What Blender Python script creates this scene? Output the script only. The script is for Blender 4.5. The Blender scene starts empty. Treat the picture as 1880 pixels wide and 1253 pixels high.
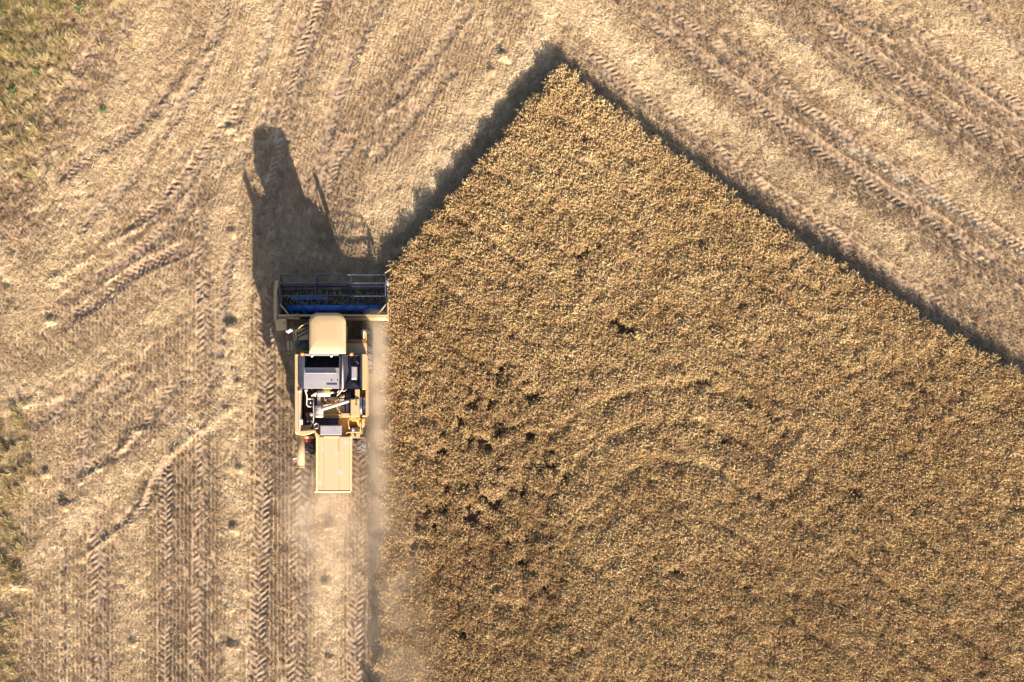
import bpy, bmesh, math, random
import numpy as np
from mathutils import Vector, Matrix, Euler

random.seed(7)
RNG = np.random.default_rng(7)
scene = bpy.context.scene
COL = scene.collection
R = math.radians

# ------------------------------------------------------------------ camera, sky, sun, exposure
CAM_H = 29.0                       # drone height in metres
FPX = 1253.33                      # 24 mm lens on 36 mm sensor, in photo pixels
NX, NY = 735.0, 740.0              # photo pixel right below the drone
cam_d = bpy.data.cameras.new('drone_camera')
cam_d.lens = 24.0; cam_d.sensor_width = 36.0; cam_d.sensor_fit = 'HORIZONTAL'
cam_d.shift_x = (940 - NX) / 1880.0
cam_d.shift_y = (NY - 626.5) / 1880.0
cam_d.clip_start = 0.1; cam_d.clip_end = 3000
cam = bpy.data.objects.new('drone_camera', cam_d); COL.objects.link(cam)
cam.location = (0, 0, CAM_H)
scene.camera = cam

SUN_EL = 22.5
SUN_DIR = Vector((0.324 * math.cos(R(SUN_EL)), -0.946 * math.cos(R(SUN_EL)), math.sin(R(SUN_EL)))).normalized()
world = bpy.data.worlds.new('World'); scene.world = world; world.use_nodes = True
wn = world.node_tree; wn.nodes.clear()
sky = wn.nodes.new('ShaderNodeTexSky'); sky.sky_type = 'NISHITA'; sky.sun_disc = False
sky.sun_elevation = R(SUN_EL); sky.sun_rotation = math.atan2(SUN_DIR.x, SUN_DIR.y)
sky.air_density = 1.0; sky.dust_density = 1.6; sky.ozone_density = 1.0
bg = wn.nodes.new('ShaderNodeBackground'); bg.inputs['Strength'].default_value = 0.072
wo = wn.nodes.new('ShaderNodeOutputWorld')
wn.links.new(sky.outputs[0], bg.inputs[0]); wn.links.new(bg.outputs[0], wo.inputs[0])
sun_d = bpy.data.lights.new('sun', 'SUN'); sun_d.energy = 5.0; sun_d.angle = R(0.5); sun_d.color = (1.0, 0.89, 0.73)
sun = bpy.data.objects.new('sun', sun_d); COL.objects.link(sun)
sun.rotation_euler = SUN_DIR.to_track_quat('Z', 'Y').to_euler(); sun.location = (8, -20, 30)
scene.view_settings.view_transform = 'Standard'; scene.view_settings.look = 'None'
scene.view_settings.exposure = 1.68; scene.view_settings.gamma = 1.0
scene.view_settings.use_curve_mapping = False
scene.render.engine = 'CYCLES'
scene.cycles.max_bounces = 5; scene.cycles.volume_bounces = 1
scene.cycles.volume_step_rate = 2.0

# ------------------------------------------------------------------ helpers
def P(px, py, z=0.0):
    """photo pixel of a point known to be z metres high -> metres"""
    s = FPX / (CAM_H - z)
    return Vector(((px - NX) / s, (NY - py) / s, z))

def tag(o, label=None, cat=None, group=None, kind=None):
    if label: o['label'] = label
    if cat: o['category'] = cat
    if group: o['group'] = group
    if kind: o['kind'] = kind
    return o

class NT:
    """tiny node-tree builder for one material"""
    def __init__(self, name):
        self.m = bpy.data.materials.new(name); self.m.use_nodes = True
        self.t = self.m.node_tree; self.b = self.t.nodes['Principled BSDF']
        self.b.inputs['Specular IOR Level'].default_value = 0.2
    def n(self, typ, **kw):
        nd = self.t.nodes.new(typ)
        for k, v in kw.items(): setattr(nd, k, v)
        return nd
    def link(self, a, b): self.t.links.new(a, b)
    def noise(self, scale, detail=3, rough=.6, vec=None, dist=0.0):
        nd = self.n('ShaderNodeTexNoise'); nd.inputs['Scale'].default_value = scale
        nd.inputs['Detail'].default_value = detail; nd.inputs['Roughness'].default_value = rough
        nd.inputs['Distortion'].default_value = dist
        if vec is not None: self.link(vec, nd.inputs['Vector'])
        return nd.outputs[0]
    def obco(self, scale=None, rot=None):
        tc = self.n('ShaderNodeTexCoord').outputs['Object']
        if scale is None and rot is None: return tc
        mp = self.n('ShaderNodeMapping'); self.link(tc, mp.inputs[0])
        if scale: mp.inputs['Scale'].default_value = scale
        if rot: mp.inputs['Rotation'].default_value = rot
        return mp.outputs[0]
    def ramp(self, fac, stops):
        nd = self.n('ShaderNodeValToRGB'); cr = nd.color_ramp
        while len(cr.elements) < len(stops): cr.elements.new(0.5)
        for e, (p, c) in zip(cr.elements, stops):
            e.position = p; e.color = (*c, 1) if len(c) == 3 else c
        self.link(fac, nd.inputs[0]); return nd.outputs[0]
    def mix(self, fac, a, b, blend='MIX'):
        nd = self.n('ShaderNodeMix', data_type='RGBA', blend_type=blend)
        for s, v in ((nd.inputs[0], fac), (nd.inputs[6], a), (nd.inputs[7], b)):
            if hasattr(v, 'links'): self.link(v, s)
            elif isinstance(v, (int, float)): s.default_value = v
            else: s.default_value = (*v, 1)
        return nd.outputs[2]
    def math(self, op, a, b=0.0, c=None, clamp=False):
        nd = self.n('ShaderNodeMath', operation=op, use_clamp=clamp)
        for s, v in zip(nd.inputs, (a, b, c)):
            if v is None: continue
            if hasattr(v, 'links'): self.link(v, s)
            else: s.default_value = v
        return nd.outputs[0]
    def bump(self, h, strength=.3, dist=.02):
        nd = self.n('ShaderNodeBump'); nd.inputs['Strength'].default_value = strength
        nd.inputs['Distance'].default_value = dist
        self.link(h, nd.inputs['Height']); self.link(nd.outputs[0], self.b.inputs['Normal'])
    def base(self, c):
        if hasattr(c, 'links'): self.link(c, self.b.inputs['Base Color'])
        else: self.b.inputs['Base Color'].default_value = (*c, 1)
    def set(self, rough=None, metal=None, spec=None):
        if rough is not None: self.b.inputs['Roughness'].default_value = rough
        if metal is not None: self.b.inputs['Metallic'].default_value = metal
        if spec is not None: self.b.inputs['Specular IOR Level'].default_value = spec

# ------------------------------------------------------------------ numpy noise and rasters
def vnoise(x, y, scale, seed):
    g = np.random.default_rng(seed).random((257, 257))
    u = x * scale + 1000.3; v = y * scale + 1000.7
    i = np.floor(u).astype(np.int64); j = np.floor(v).astype(np.int64)
    fu = u - i; fv = v - j
    fu = fu * fu * (3 - 2 * fu); fv = fv * fv * (3 - 2 * fv)
    i0 = i % 256; j0 = j % 256; i1 = (i + 1) % 256; j1 = (j + 1) % 256
    return ((g[i0, j0] * (1 - fu) + g[i1, j0] * fu) * (1 - fv) + (g[i0, j1] * (1 - fu) + g[i1, j1] * fu) * fv) * 2 - 1

def fbm(x, y, scale, seed, octv=3, gain=.5):
    a, t, r = 1.0, 0.0, 0
    for k in range(octv):
        r = r + a * vnoise(x, y, scale * 2 ** k, seed + k * 17); t += a; a *= gain
    return r / t

def sstep(a, b, x):
    t = np.clip((x - a) / (b - a), 0, 1)
    return t * t * (3 - 2 * t)

SP = 0.045
GX0, GX1, GY0, GY1 = -21.5, 30.5, -16.5, 21.5
nx = int((GX1 - GX0) / SP) // 16 * 16 + 1
ny = int((GY1 - GY0) / SP) // 16 * 16 + 1
gx = GX0 + SP * np.arange(nx); gy = GY0 + SP * np.arange(ny)
GXX, GYY = np.meshgrid(gx, gy, indexing='ij')

def smooth_poly(pts, n=8):
    pts = [Vector((p[0], p[1])) for p in pts]
    if len(pts) == 2: return pts
    out = []
    for i in range(len(pts) - 1):
        p0 = pts[max(i - 1, 0)]; p1 = pts[i]; p2 = pts[i + 1]; p3 = pts[min(i + 2, len(pts) - 1)]
        for k in range(n):
            t = k / n
            out.append(.5 * ((2 * p1) + (p2 - p0) * t + (2 * p0 - 5 * p1 + 4 * p2 - p3) * t * t + (3 * p1 - p0 - 3 * p2 + p3) * t ** 3))
    out.append(pts[-1]); return out

def track_field(pix, wmax):
    """grid window, arc length and signed side distance to a curve given by photo pixels on the ground"""
    pts = [P(a, b).to_2d() for a, b in smooth_poly(pix)]
    xs = [p.x for p in pts]; ys = [p.y for p in pts]
    i0 = max(int((min(xs) - wmax - GX0) / SP), 0); i1 = min(int((max(xs) + wmax - GX0) / SP) + 2, nx)
    j0 = max(int((min(ys) - wmax - GY0) / SP), 0); j1 = min(int((max(ys) + wmax - GY0) / SP) + 2, ny)
    if i1 <= i0 or j1 <= j0: return None
    D = np.full((i1 - i0, j1 - j0), 99.0); S = np.zeros_like(D); A = np.full_like(D, 99.0)
    acc = 0.0
    for a, b in zip(pts[:-1], pts[1:]):
        d = b - a; L = d.length
        if L < 1e-6: continue
        a0 = max(int((min(a.x, b.x) - wmax - GX0) / SP), i0) - i0; a1 = min(int((max(a.x, b.x) + wmax - GX0) / SP) + 2, i1) - i0
        b0 = max(int((min(a.y, b.y) - wmax - GY0) / SP), j0) - j0; b1 = min(int((max(a.y, b.y) + wmax - GY0) / SP) + 2, j1) - j0
        if a1 > a0 and b1 > b0:
            X = GXX[i0 + a0:i0 + a1, j0 + b0:j0 + b1] - a.x; Y = GYY[i0 + a0:i0 + a1, j0 + b0:j0 + b1] - a.y
            ux, uy = d.x / L, d.y / L
            t = X * ux + Y * uy; tc = np.clip(t, 0, L)
            dd = np.hypot(X - tc * ux, Y - tc * uy); sd = -X * uy + Y * ux
            w = A[a0:a1, b0:b1]; m = dd < w
            w[m] = dd[m]; D[a0:a1, b0:b1][m] = np.where(sd < 0, -dd, dd)[m]; S[a0:a1, b0:b1][m] = (acc + tc)[m]
        acc += L
    return (slice(i0, i1), slice(j0, j1)), S, D, A

HGT = np.zeros((nx, ny)); STRAW = np.zeros((nx, ny)); SOIL = np.zeros((nx, ny)); PALE = np.zeros((nx, ny)); RUT = np.zeros((nx, ny))
OLIVE = np.zeros((nx, ny))
N_LO = fbm(GXX, GYY, .55, 11, 3); N_MID = fbm(GXX, GYY, 1.7, 12, 3); N_HI = fbm(GXX, GYY, 5.0, 13, 3, .6)
PXX = GXX * FPX / CAM_H + NX; PYY = NY - GYY * FPX / CAM_H        # ground position in photo pixels

# ---- standing crop outline (photo pixels at the crop's top)
CROP_Z = 0.68
CROP_PX = [(1035, 120), (1100, 182), (1200, 253), (1370, 374), (1500, 463), (1640, 547), (1760, 622), (1880, 692), (2300, 960), (2300, 1700),
           (694, 1700), (700, 1253), (704, 905), (707, 640), (713, 525), (724, 490), (790, 405), (880, 305), (960, 205)]
CROP_W = [P(a, b, CROP_Z).to_2d() for a, b in CROP_PX]
def crop_dist(x, y):
    """signed distance, positive inside the standing crop"""
    d = np.full(x.shape, 1e9); ins = np.zeros(x.shape, bool)
    n = len(CROP_W)
    for k in range(n):
        a, b = CROP_W[k], CROP_W[(k + 1) % n]
        e = b - a; wx = x - a.x; wy = y - a.y
        t = np.clip((wx * e.x + wy * e.y) / e.length_squared, 0, 1)
        d = np.minimum(d, np.hypot(wx - t * e.x, wy - t * e.y))
        c = ((a.y > y) != (b.y > y)) & (x < (b.x - a.x) * (y - a.y) / ((b.y - a.y) if abs(b.y - a.y) > 1e-9 else 1e-9) + a.x)
        ins ^= c
    return np.where(ins, d, -d)
CROPD = crop_dist(GXX, GYY)

def band(arr, pix, wpx, amt, rough=.5):
    w = wpx / 43.2 / 2
    f = track_field(pix, w * 1.9)
    if f is None: return
    sl, S, D, A = f
    edge = A * (1 + rough * (N_MID[sl] * .4 + N_LO[sl] * .4))
    m = sstep(w * 1.45, w * .45, edge) * amt * (.8 + .35 * N_MID[sl])
    arr[sl] = np.maximum(arr[sl], np.clip(m, 0, 1))

def lug_track(pix, wpx, depth=.05, lug=.05, pitch=.27, ang=.75, seed=0, soil=.75, fade=.25, berm=.04, rev=1):
    w = wpx / 43.2
    f = track_field(pix, w)
    if f is None: return
    sl, S, D, A = f
    n1 = vnoise(S, S * 0 + seed * 3.7, .45, 40 + seed) * .5 + .5
    amp = np.clip(.68 + .8 * (n1 - .5) + .3 * N_MID[sl], 0.25, 1.0)
    inside = sstep(w * .54, w * .46, A)
    ph = (S + rev * ang * A + np.where(D > 0, pitch * .5, 0) + .05 * N_MID[sl] + .03 * N_HI[sl]) / pitch
    tri = np.abs((ph % 1.0) - .5) * 2
    bars = sstep(.42, .68, tri)
    bars = bars * sstep(0.0, .05, A)
    h = inside * (-.65 * depth + .62 * lug * (bars - .35) * amp * (1 + .5 * N_HI[sl])) + berm * .55 * np.exp(-((A - w * .57) / .075) ** 2) * (.6 + .8 * N_MID[sl]) * amp
    HGT[sl] += h
    RUT[sl] = np.maximum(RUT[sl], inside * np.clip(amp + .2, 0, 1))
    SOIL[sl] = np.maximum(SOIL[sl], sstep(w * .75, w * .4, A * (1 + .4 * N_MID[sl])) * soil * 1.0 * (.6 + .4 * amp))

def ridge(pix, h, wpx, seed=0):
    w = wpx / 43.2
    f = track_field(pix, w * 3)
    if f is None: return
    sl, S, D, A = f
    n1 = np.clip(vnoise(S, S * 0 + seed, 1.3, 90 + seed) * .7 + .65, 0, 1.2)
    HGT[sl] += .5 * h * n1 * np.exp(-(A / (w * .8)) ** 2) * (1 + .5 * N_HI[sl])

# ---- straw bands
for pix, w, a in [
    ([(606, 900), (606, 1300)], 62, .85), ([(434, 500), (430, 760), (436, 1000), (430, 1300)], 52, .8),
    ([(242, 930), (242, 1300)], 60, .6), ([(20, 1080), (90, 1010), (160, 930), (260, 850), (340, 795), (445, 735)], 48, .9),
    ([(-10, 455), (40, 525)], 44, .8), ([(20, 735), (120, 690), (220, 640), (345, 555)], 60, .6),
    ([(40, 600), (130, 450), (200, 345), (300, 235), (390, 130), (430, -60)], 66, .55), ([(140, 340), (185, 265), (245, 130), (310, -60)], 56, .45),
    ([(400, 300), (440, 200), (480, 90), (500, -60)], 80, .75), ([(737, 412), (822, 300), (905, 190), (988, 84), (1010, 20), (1020, -60)], 26, 1.0),
    ([(985, 90), (1000, 40), (1010, -60)], 60, .8), ([(590, 180), (700, 60), (760, -60)], 60, .5), ([(700, 420), (760, 330), (830, 240), (920, 120)], 50, .55),
    ([(1040, 0), (1130, 85), (1250, 180), (1330, 235), (1460, 335), (1620, 440), (1700, 490)], 62, .85), ([(1370, 20), (1560, 185), (1720, 300), (1880, 410), (2000, 490)], 52, .8),
    ([(1620, -30), (1760, 80), (1880, 150), (2000, 230)], 100, .8), ([(60, 900), (140, 860), (200, 800)], 40, .4), ([(100, 1000), (120, 1120), (110, 1300)], 40, .5),
    ([(380, 560), (400, 430), (430, 330)], 46, .7), ([(640, 420), (680, 380), (720, 330)], 60, .5)]:
    band(STRAW, pix, w, a)
# ---- pale dusty chaff
for pix, w, a in [
    ([(1130, 90), (1190, 130), (1240, 160)], 40, .9), ([(975, 0), (1000, 40)], 46, .7), ([(1560, 268), (1640, 318), (1760, 395), (1880, 475), (1990, 540)], 24, .8),
    ([(1720, -20), (1800, 40), (1863, 85), (1960, 140)], 14, .8), ([(500, 250), (480, 190), (500, 60)], 40, .5), ([(0, 460), (42, 528)], 30, .8),
    ([(40, 1085), (60, 1075)], 30, .9), ([(742, 404), (822, 302), (905, 190), (980, 95)], 12, .9), ([(520, 860), (560, 920), (570, 1010)], 40, .4),
    ([(600, 960), (602, 1010)], 30, .6), ([(1320, 380), (1450, 455), (1600, 560)], 30, .25)]:
    band(PALE, pix, w, a)
# ---- bare brown soil
for pix, w, a in [
    ([(345, 850), (342, 1300)], 100, .6), ([(515, 700), (515, 1300)], 60, .5), ([(692, 588), (690, 1300)], 34, .8), ([(655, 700), (652, 1300)], 50, .35),
    ([(335, 600), (270, 660), (205, 700)], 40, .6), ([(280, 470), (340, 380), (430, 290)], 60, .55), ([(610, 420), (600, 300), (690, 195), (770, 110)], 90, .6),
    ([(105, 125), (170, 75), (225, 10), (260, -50)], 50, .5), ([(20, 250), (60, 190), (105, 125)], 60, .5), ([(215, 250), (287, 207), (348, 140), (420, 20)], 46, .55),
    ([(1140, -20), (1240, 55), (1300, 110), (1380, 180), (1480, 255), (1600, 340), (1735, 430), (1880, 525), (2000, 600)], 70, .65),
    ([(1420, -20), (1520, 50), (1600, 110), (1750, 215), (1880, 300), (2000, 380)], 80, .65), ([(1490, 0), (1530, 30)], 44, .9),
    ([(1340, 300), (1500, 415), (1700, 550), (1880, 655), (2000, 720)], 110, .5), ([(1620, 60), (1700, 110), (1800, 180), (1900, 240)], 40, .5),
    ([(500, 300), (560, 160), (600, 10)], 50, .55), ([(360, 420), (372, 560)], 60, .5), ([(205, 830), (300, 760), (330, 720)], 40, .4), ([(750, 600), (800, 640)], 10, 0)]:
    band(SOIL, pix, w, a)

# ---- wheel ruts with lug prints
LUGS = [
    ([(486, 560), (488, 700), (484, 900), (476, 1080), (470, 1320)], 34, .05, .075, 1),
    ([(560, 800), (552, 900), (546, 1060), (541, 1320)], 32, .05, .07, 2),
    ([(660, 800), (658, 950), (655, 1100), (653, 1320)], 32, .04, .055, 3),
    ([(366, 400), (372, 500), (376, 640), (372, 850), (366, 1050), (360, 1320)], 26, .05, .06, 4),
    ([(306, 850), (305, 1000), (302, 1320)], 24, .06, .075, 5),
    ([(181, 980), (182, 1320)], 34, .04, .05, 6),
    ([(117, 960), (116, 1320)], 12, .05, .05, 7),
    ([(340, 457), (253, 498), (184, 549), (140, 580)], 26, .05, .07, 8),
    ([(300, 475), (222, 515), (165, 560), (120, 600)], 20, .03, .05, 9),
    ([(620, -40), (589, 17), (575, 57), (552, 115), (527, 224), (505, 330), (480, 420)], 26, .04, .06, 10),
    ([(560, 40), (535, 120), (497, 205), (440, 290)], 28, .03, .045, 11),
    ([(455, 180), (430, 225), (396, 258), (351, 319), (294, 383), (240, 430)], 30, .04, .065, 12),
    ([(300, 180), (250, 235), (223, 250), (179, 275), (120, 320)], 30, .03, .06, 13),
    ([(830, 130), (800, 165), (750, 225), (690, 290)], 24, .02, .04, 14),
    ([(640, 262), (612, 300), (600, 350)], 30, .02, .045, 15),
    ([(1090, 110), (1187, 187), (1263, 236), (1330, 292), (1381, 333), (1460, 390), (1560, 460)], 26, .04, .08, 16),
    ([(1110, -30), (1200, 45), (1279, 100), (1330, 144), (1378, 177), (1419, 208), (1470, 249), (1600, 335), (1735, 418), (1786, 459), (1838, 489), (1990, 580)], 26, .05, .075, 17),
    ([(1330, 60), (1419, 131), (1465, 192), (1560, 250)], 22, .03, .05, 18),
    ([(1440, -30), (1562, 82), (1628, 123), (1700, 171), (1761, 212), (1878, 289), (2000, 370)], 28, .05, .08, 19),
    ([(1660, 40), (1800, 150), (1900, 215)], 22, .03, .05, 20),
    ([(1470, 190), (1560, 265), (1700, 350), (1880, 460)], 24, .03, .05, 21),
    ([(1390, 340), (1500, 410), (1650, 510), (1780, 600)], 22, .025, .045, 22),
    ([(1740, -30), (1863, 75), (1990, 160)], 26, .03, .05, 23),
    ([(330, 700), (300, 735), (262, 793), (221, 830), (160, 860)], 22, .03, .06, 24),
    ([(310, 850), (283, 880), (262, 925), (225, 965)], 22, .04, .07, 25),
    ([(240, 700), (190, 740), (160, 815), (130, 870)], 30, .03, .05, 26),
    ([(180, 690), (130, 730), (60, 780)], 26, .02, .05, 27),
    ([(1150, -30), (1300, 75), (1400, 150), (1520, 232), (1700, 345), (1880, 462), (1990, 530)], 22, .03, .05, 28),
    ([(1490, -30), (1610, 60), (1720, 130), (1880, 235), (2000, 310)], 20, .03, .05, 29),
    ([(1340, -30), (1420, 30), (1560, 130), (1700, 225), (1880, 345)], 20, .02, .035, 30),
    ([(720, -30), (660, 80), (620, 180), (590, 300), (580, 420)], 24, .025, .04, 31),
    ([(860, 20), (790, 110), (720, 190), (670, 270), (640, 370)], 22, .02, .035, 32),
    ([(420, -30), (400, 60), (360, 150), (300, 250), (240, 330), (150, 420)], 24, .02, .04, 33),
    ([(520, -30), (490, 80), (450, 180), (400, 290), (330, 400), (230, 480), (120, 550)], 24, .02, .04, 34),
    ([(430, 440), (410, 560), (400, 700)], 20, .02, .03, 35),
    ([(240, -20), (190, 70), (130, 150), (70, 240)], 24, .02, .04, 36)]
for pix, w, dp, lg, sd in LUGS:
    if sd >= 16: lg *= .9; dp *= .9
    lug_track(pix, w, dp, lg, pitch=.24 + .04 * ((sd * 7) % 5) / 4, seed=sd, rev=1 if sd % 2 else -1)
# ---- thrown-up ridges that catch the low sun
for k, (pix, h, w) in enumerate([
    ([(292, 395), (224, 437), (192, 455), (144, 489), (98, 521)], .17, 7), ([(358, 572), (330, 595), (287, 627), (247, 656), (201, 684)], .2, 7),
    ([(287, 713), (244, 748)], .2, 7), ([(467, 723), (440, 742), (417, 756), (356, 801), (320, 830), (283, 867), (262, 920), (234, 961), (197, 990), (139, 1031)], .2, 7),
    ([(268, 790), (250, 793), (221, 830), (180, 863), (148, 888)], .24, 8), ([(110, 728), (60, 742), (10, 755)], .2, 8), ([(172, 814), (148, 842)], .15, 7),
    ([(396, 86), (348, 140), (300, 195)], .16, 7), ([(351, 319), (294, 383)], .12, 7), ([(750, 180), (690, 220)], .12, 6), ([(115, 120), (90, 135)], .2, 6),
    ([(140, 930), (75, 955)], .2, 8), ([(100, 765), (100, 800)], .1, 5), ([(605, 385), (650, 330)], .06, 5), ([(1800, 470), (1880, 530)], .12, 5), ([(1590, 50), (1640, 75)], .15, 5),
    ([(247, 350), (225, 370), (190, 390)], .08, 8), ([(870, 300), (850, 330)], .06, 5), ([(1505, 5), (1600, 60)], .1, 4), ([(1410, 335), (1440, 360)], .1, 4)]):
    ridge(pix, h, w, k)

# ---- field margin (uncut grass, corner and left edge)
ml = sstep(280, 60, PXX + .55 * np.clip(PYY, -300, 600) - 20 + 60 * N_LO) * sstep(430, 200, PYY + 60 * N_LO) * .75
ml2 = sstep(75, 20, PXX + 40 * N_LO) * sstep(700, 780, PYY + 50 * N_LO)
MARG = sstep(330, 120, PXX + .35 * np.clip(PYY, -300, 600) + 70 * N_LO) * sstep(620, 430, PYY)
SOIL = np.maximum(SOIL, MARG * .8 * sstep(-.25, .35, fbm(GXX, GYY, .8, 31, 3)))
OLIVE = np.clip(np.maximum(ml, ml2 * .7), 0, 1) * np.clip(.75 + .9 * N_MID, .1, 1)

# ---- relief of everything else
rows_w = np.clip(.55 + SOIL - .5 * STRAW, 0, 1) * (1 - RUT)
rightside = sstep(-.2, .6, (GXX - P(1020, 100).x) + (GYY - P(1020, 100).y) * .55)
def row_u(x, y, right):
    lean = .30 + .35 * sstep(-8.0, -14.5, x)
    ul = x - lean * np.logaddexp(0, (y - 6.7) * 1.2) / 1.2
    ur = x * .559 + y * .829
    return np.where(right > .5, ur, ul)
U = row_u(GXX, GYY, rightside)
HGT += .024 * rows_w * np.sin(2 * np.pi * U / .165 + 1.2 * N_LO) * (1 - OLIVE) * (.7 + .6 * N_MID)
HGT += .014 * N_MID + .020 * N_HI + .010 * fbm(GXX, GYY, 9.0, 14, 2) * (1 + SOIL)
HGT += STRAW * (.04 + .035 * N_HI + .05 * np.clip(N_MID, 0, 1))
HGT += np.maximum(OLIVE, .8 * MARG) * (.04 + .07 * N_HI + .12 * N_MID)
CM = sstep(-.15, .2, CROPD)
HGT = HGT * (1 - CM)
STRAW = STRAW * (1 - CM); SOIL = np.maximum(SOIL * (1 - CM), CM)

def sample(arr, x, y):
    i = np.clip(((x - GX0) / SP + .5).astype(int), 0, nx - 1); j = np.clip(((y - GY0) / SP + .5).astype(int), 0, ny - 1)
    return arr[i, j]

# ------------------------------------------------------------------ materials of the field
def field_material():
    k = NT('field_soil_and_straw'); t = k
    at = k.n('ShaderNodeAttribute', attribute_name='cover'); sep = k.n('ShaderNodeSeparateColor'); k.link(at.outputs['Color'], sep.inputs[0])
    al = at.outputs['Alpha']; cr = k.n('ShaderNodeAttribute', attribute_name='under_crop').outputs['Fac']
    co = k.obco()
    n1 = k.noise(3.2, 4, .6, co); n2 = k.noise(26, 4, .7, co); n3 = k.noise(70, 2, .6, co)
    st = k.ramp(n2, [(.28, (.34, .24, .14)), (.5, (.57, .42, .265)), (.72, (.70, .54, .365))])
    so = k.ramp(n2, [(.28, (.13, .083, .055)), (.5, (.215, .145, .098)), (.74, (.30, .215, .15))])
    base = k.ramp(n2, [(.28, (.24, .165, .10)), (.5, (.41, .295, .182)), (.72, (.56, .42, .275))])
    ol = k.ramp(n2, [(.28, (.15, .105, .05)), (.5, (.27, .195, .10)), (.75, (.42, .32, .19))])
    pa = k.ramp(n2, [(.25, (.34, .26, .175)), (.6, (.50, .395, .275)), (.8, (.56, .46, .33))])
    warp = k.math('MULTIPLY_ADD', n1, .7, -.35)
    c = k.mix(k.math('ADD', sep.outputs[0], warp, clamp=True), base, st)
    c = k.mix(k.math('ADD', sep.outputs[1], k.math('MULTIPLY', warp, .8), clamp=True), c, so)
    c = k.mix(k.math('ADD', sep.outputs[2], k.math('MULTIPLY', warp, .5), clamp=True), c, pa)
    c = k.mix(al, c, ol)
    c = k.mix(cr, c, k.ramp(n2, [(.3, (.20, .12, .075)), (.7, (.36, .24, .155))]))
    hsv = k.n('ShaderNodeHueSaturation'); k.link(c, hsv.inputs['Color'])
    k.link(k.math('MULTIPLY_ADD', n3, .5, .75), hsv.inputs['Value'])
    k.base(hsv.outputs[0]); k.set(rough=.95, spec=.1)
    k.bump(k.math('ADD', n2, k.math('MULTIPLY', n3, .5)), .55, .02)
    return k.m

def plant_material(name, cols, rough=.75, spec=.15, var=.28, single=False):
    k = NT(name)
    oi = k.n('ShaderNodeObjectInfo').outputs['Random']
    tint = k.n('ShaderNodeAttribute', attribute_name='tint', attribute_type='INSTANCER').outputs['Fac']
    if single: tint = k.noise(5, 3, .6, k.obco())
    c = k.ramp(tint, [(i / (len(cols) - 1), cc) for i, cc in enumerate(cols)])
    nn = k.noise(9, 2, .5, k.obco())
    hsv = k.n('ShaderNodeHueSaturation'); k.link(c, hsv.inputs['Color'])
    k.link(k.math('ADD', k.math('MULTIPLY_ADD', oi, var, 1 - var / 2), k.math('MULTIPLY_ADD', nn, .3, -.15)), hsv.inputs['Value'])
    k.link(k.math('MULTIPLY_ADD', oi, .02, .49), hsv.inputs['Hue'])
    k.base(hsv.outputs[0]); k.set(rough=rough, spec=spec)
    tr = k.n('ShaderNodeBsdfTranslucent'); sat = k.n('ShaderNodeHueSaturation'); sat.inputs['Saturation'].default_value = 1.15
    k.link(hsv.outputs[0], sat.inputs['Color']); k.link(sat.outputs[0], tr.inputs['Color'])
    mx = k.n('ShaderNodeMixShader'); mx.inputs[0].default_value = .12
    k.link(k.b.outputs[0], mx.inputs[1]); k.link(tr.outputs[0], mx.inputs[2]); k.link(mx.outputs[0], k.t.nodes['Material Output'].inputs['Surface'])
    return k.m

M_FIELD = field_material()
M_HEAD = plant_material('ripe_wheat_ear', [(.36, .222, .104), (.51, .348, .172), (.64, .475, .26)])
M_STEM = plant_material('wheat_stem_leaf', [(.36, .224, .106), (.51, .348, .172), (.64, .472, .26)])
M_STUB = plant_material('cut_stubble', [(.26, .172, .105), (.50, .357, .216), (.70, .53, .345)])
M_STRAW = plant_material('loose_dry_straw', [(.30, .208, .12), (.57, .417, .247), (.79, .62, .41)])
M_GRASS = plant_material('dry_margin_grass', [(.13, .125, .04), (.30, .225, .10), (.50, .38, .20)])
M_WEED = plant_material('green_weed_leaf', [(.07, .11, .03), (.12, .16, .06), (.2, .22, .1)], single=True)
M_HEAP = plant_material('heaped_straw', [(.30, .21, .12), (.48, .35, .21), (.60, .46, .30)], single=True)

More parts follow.
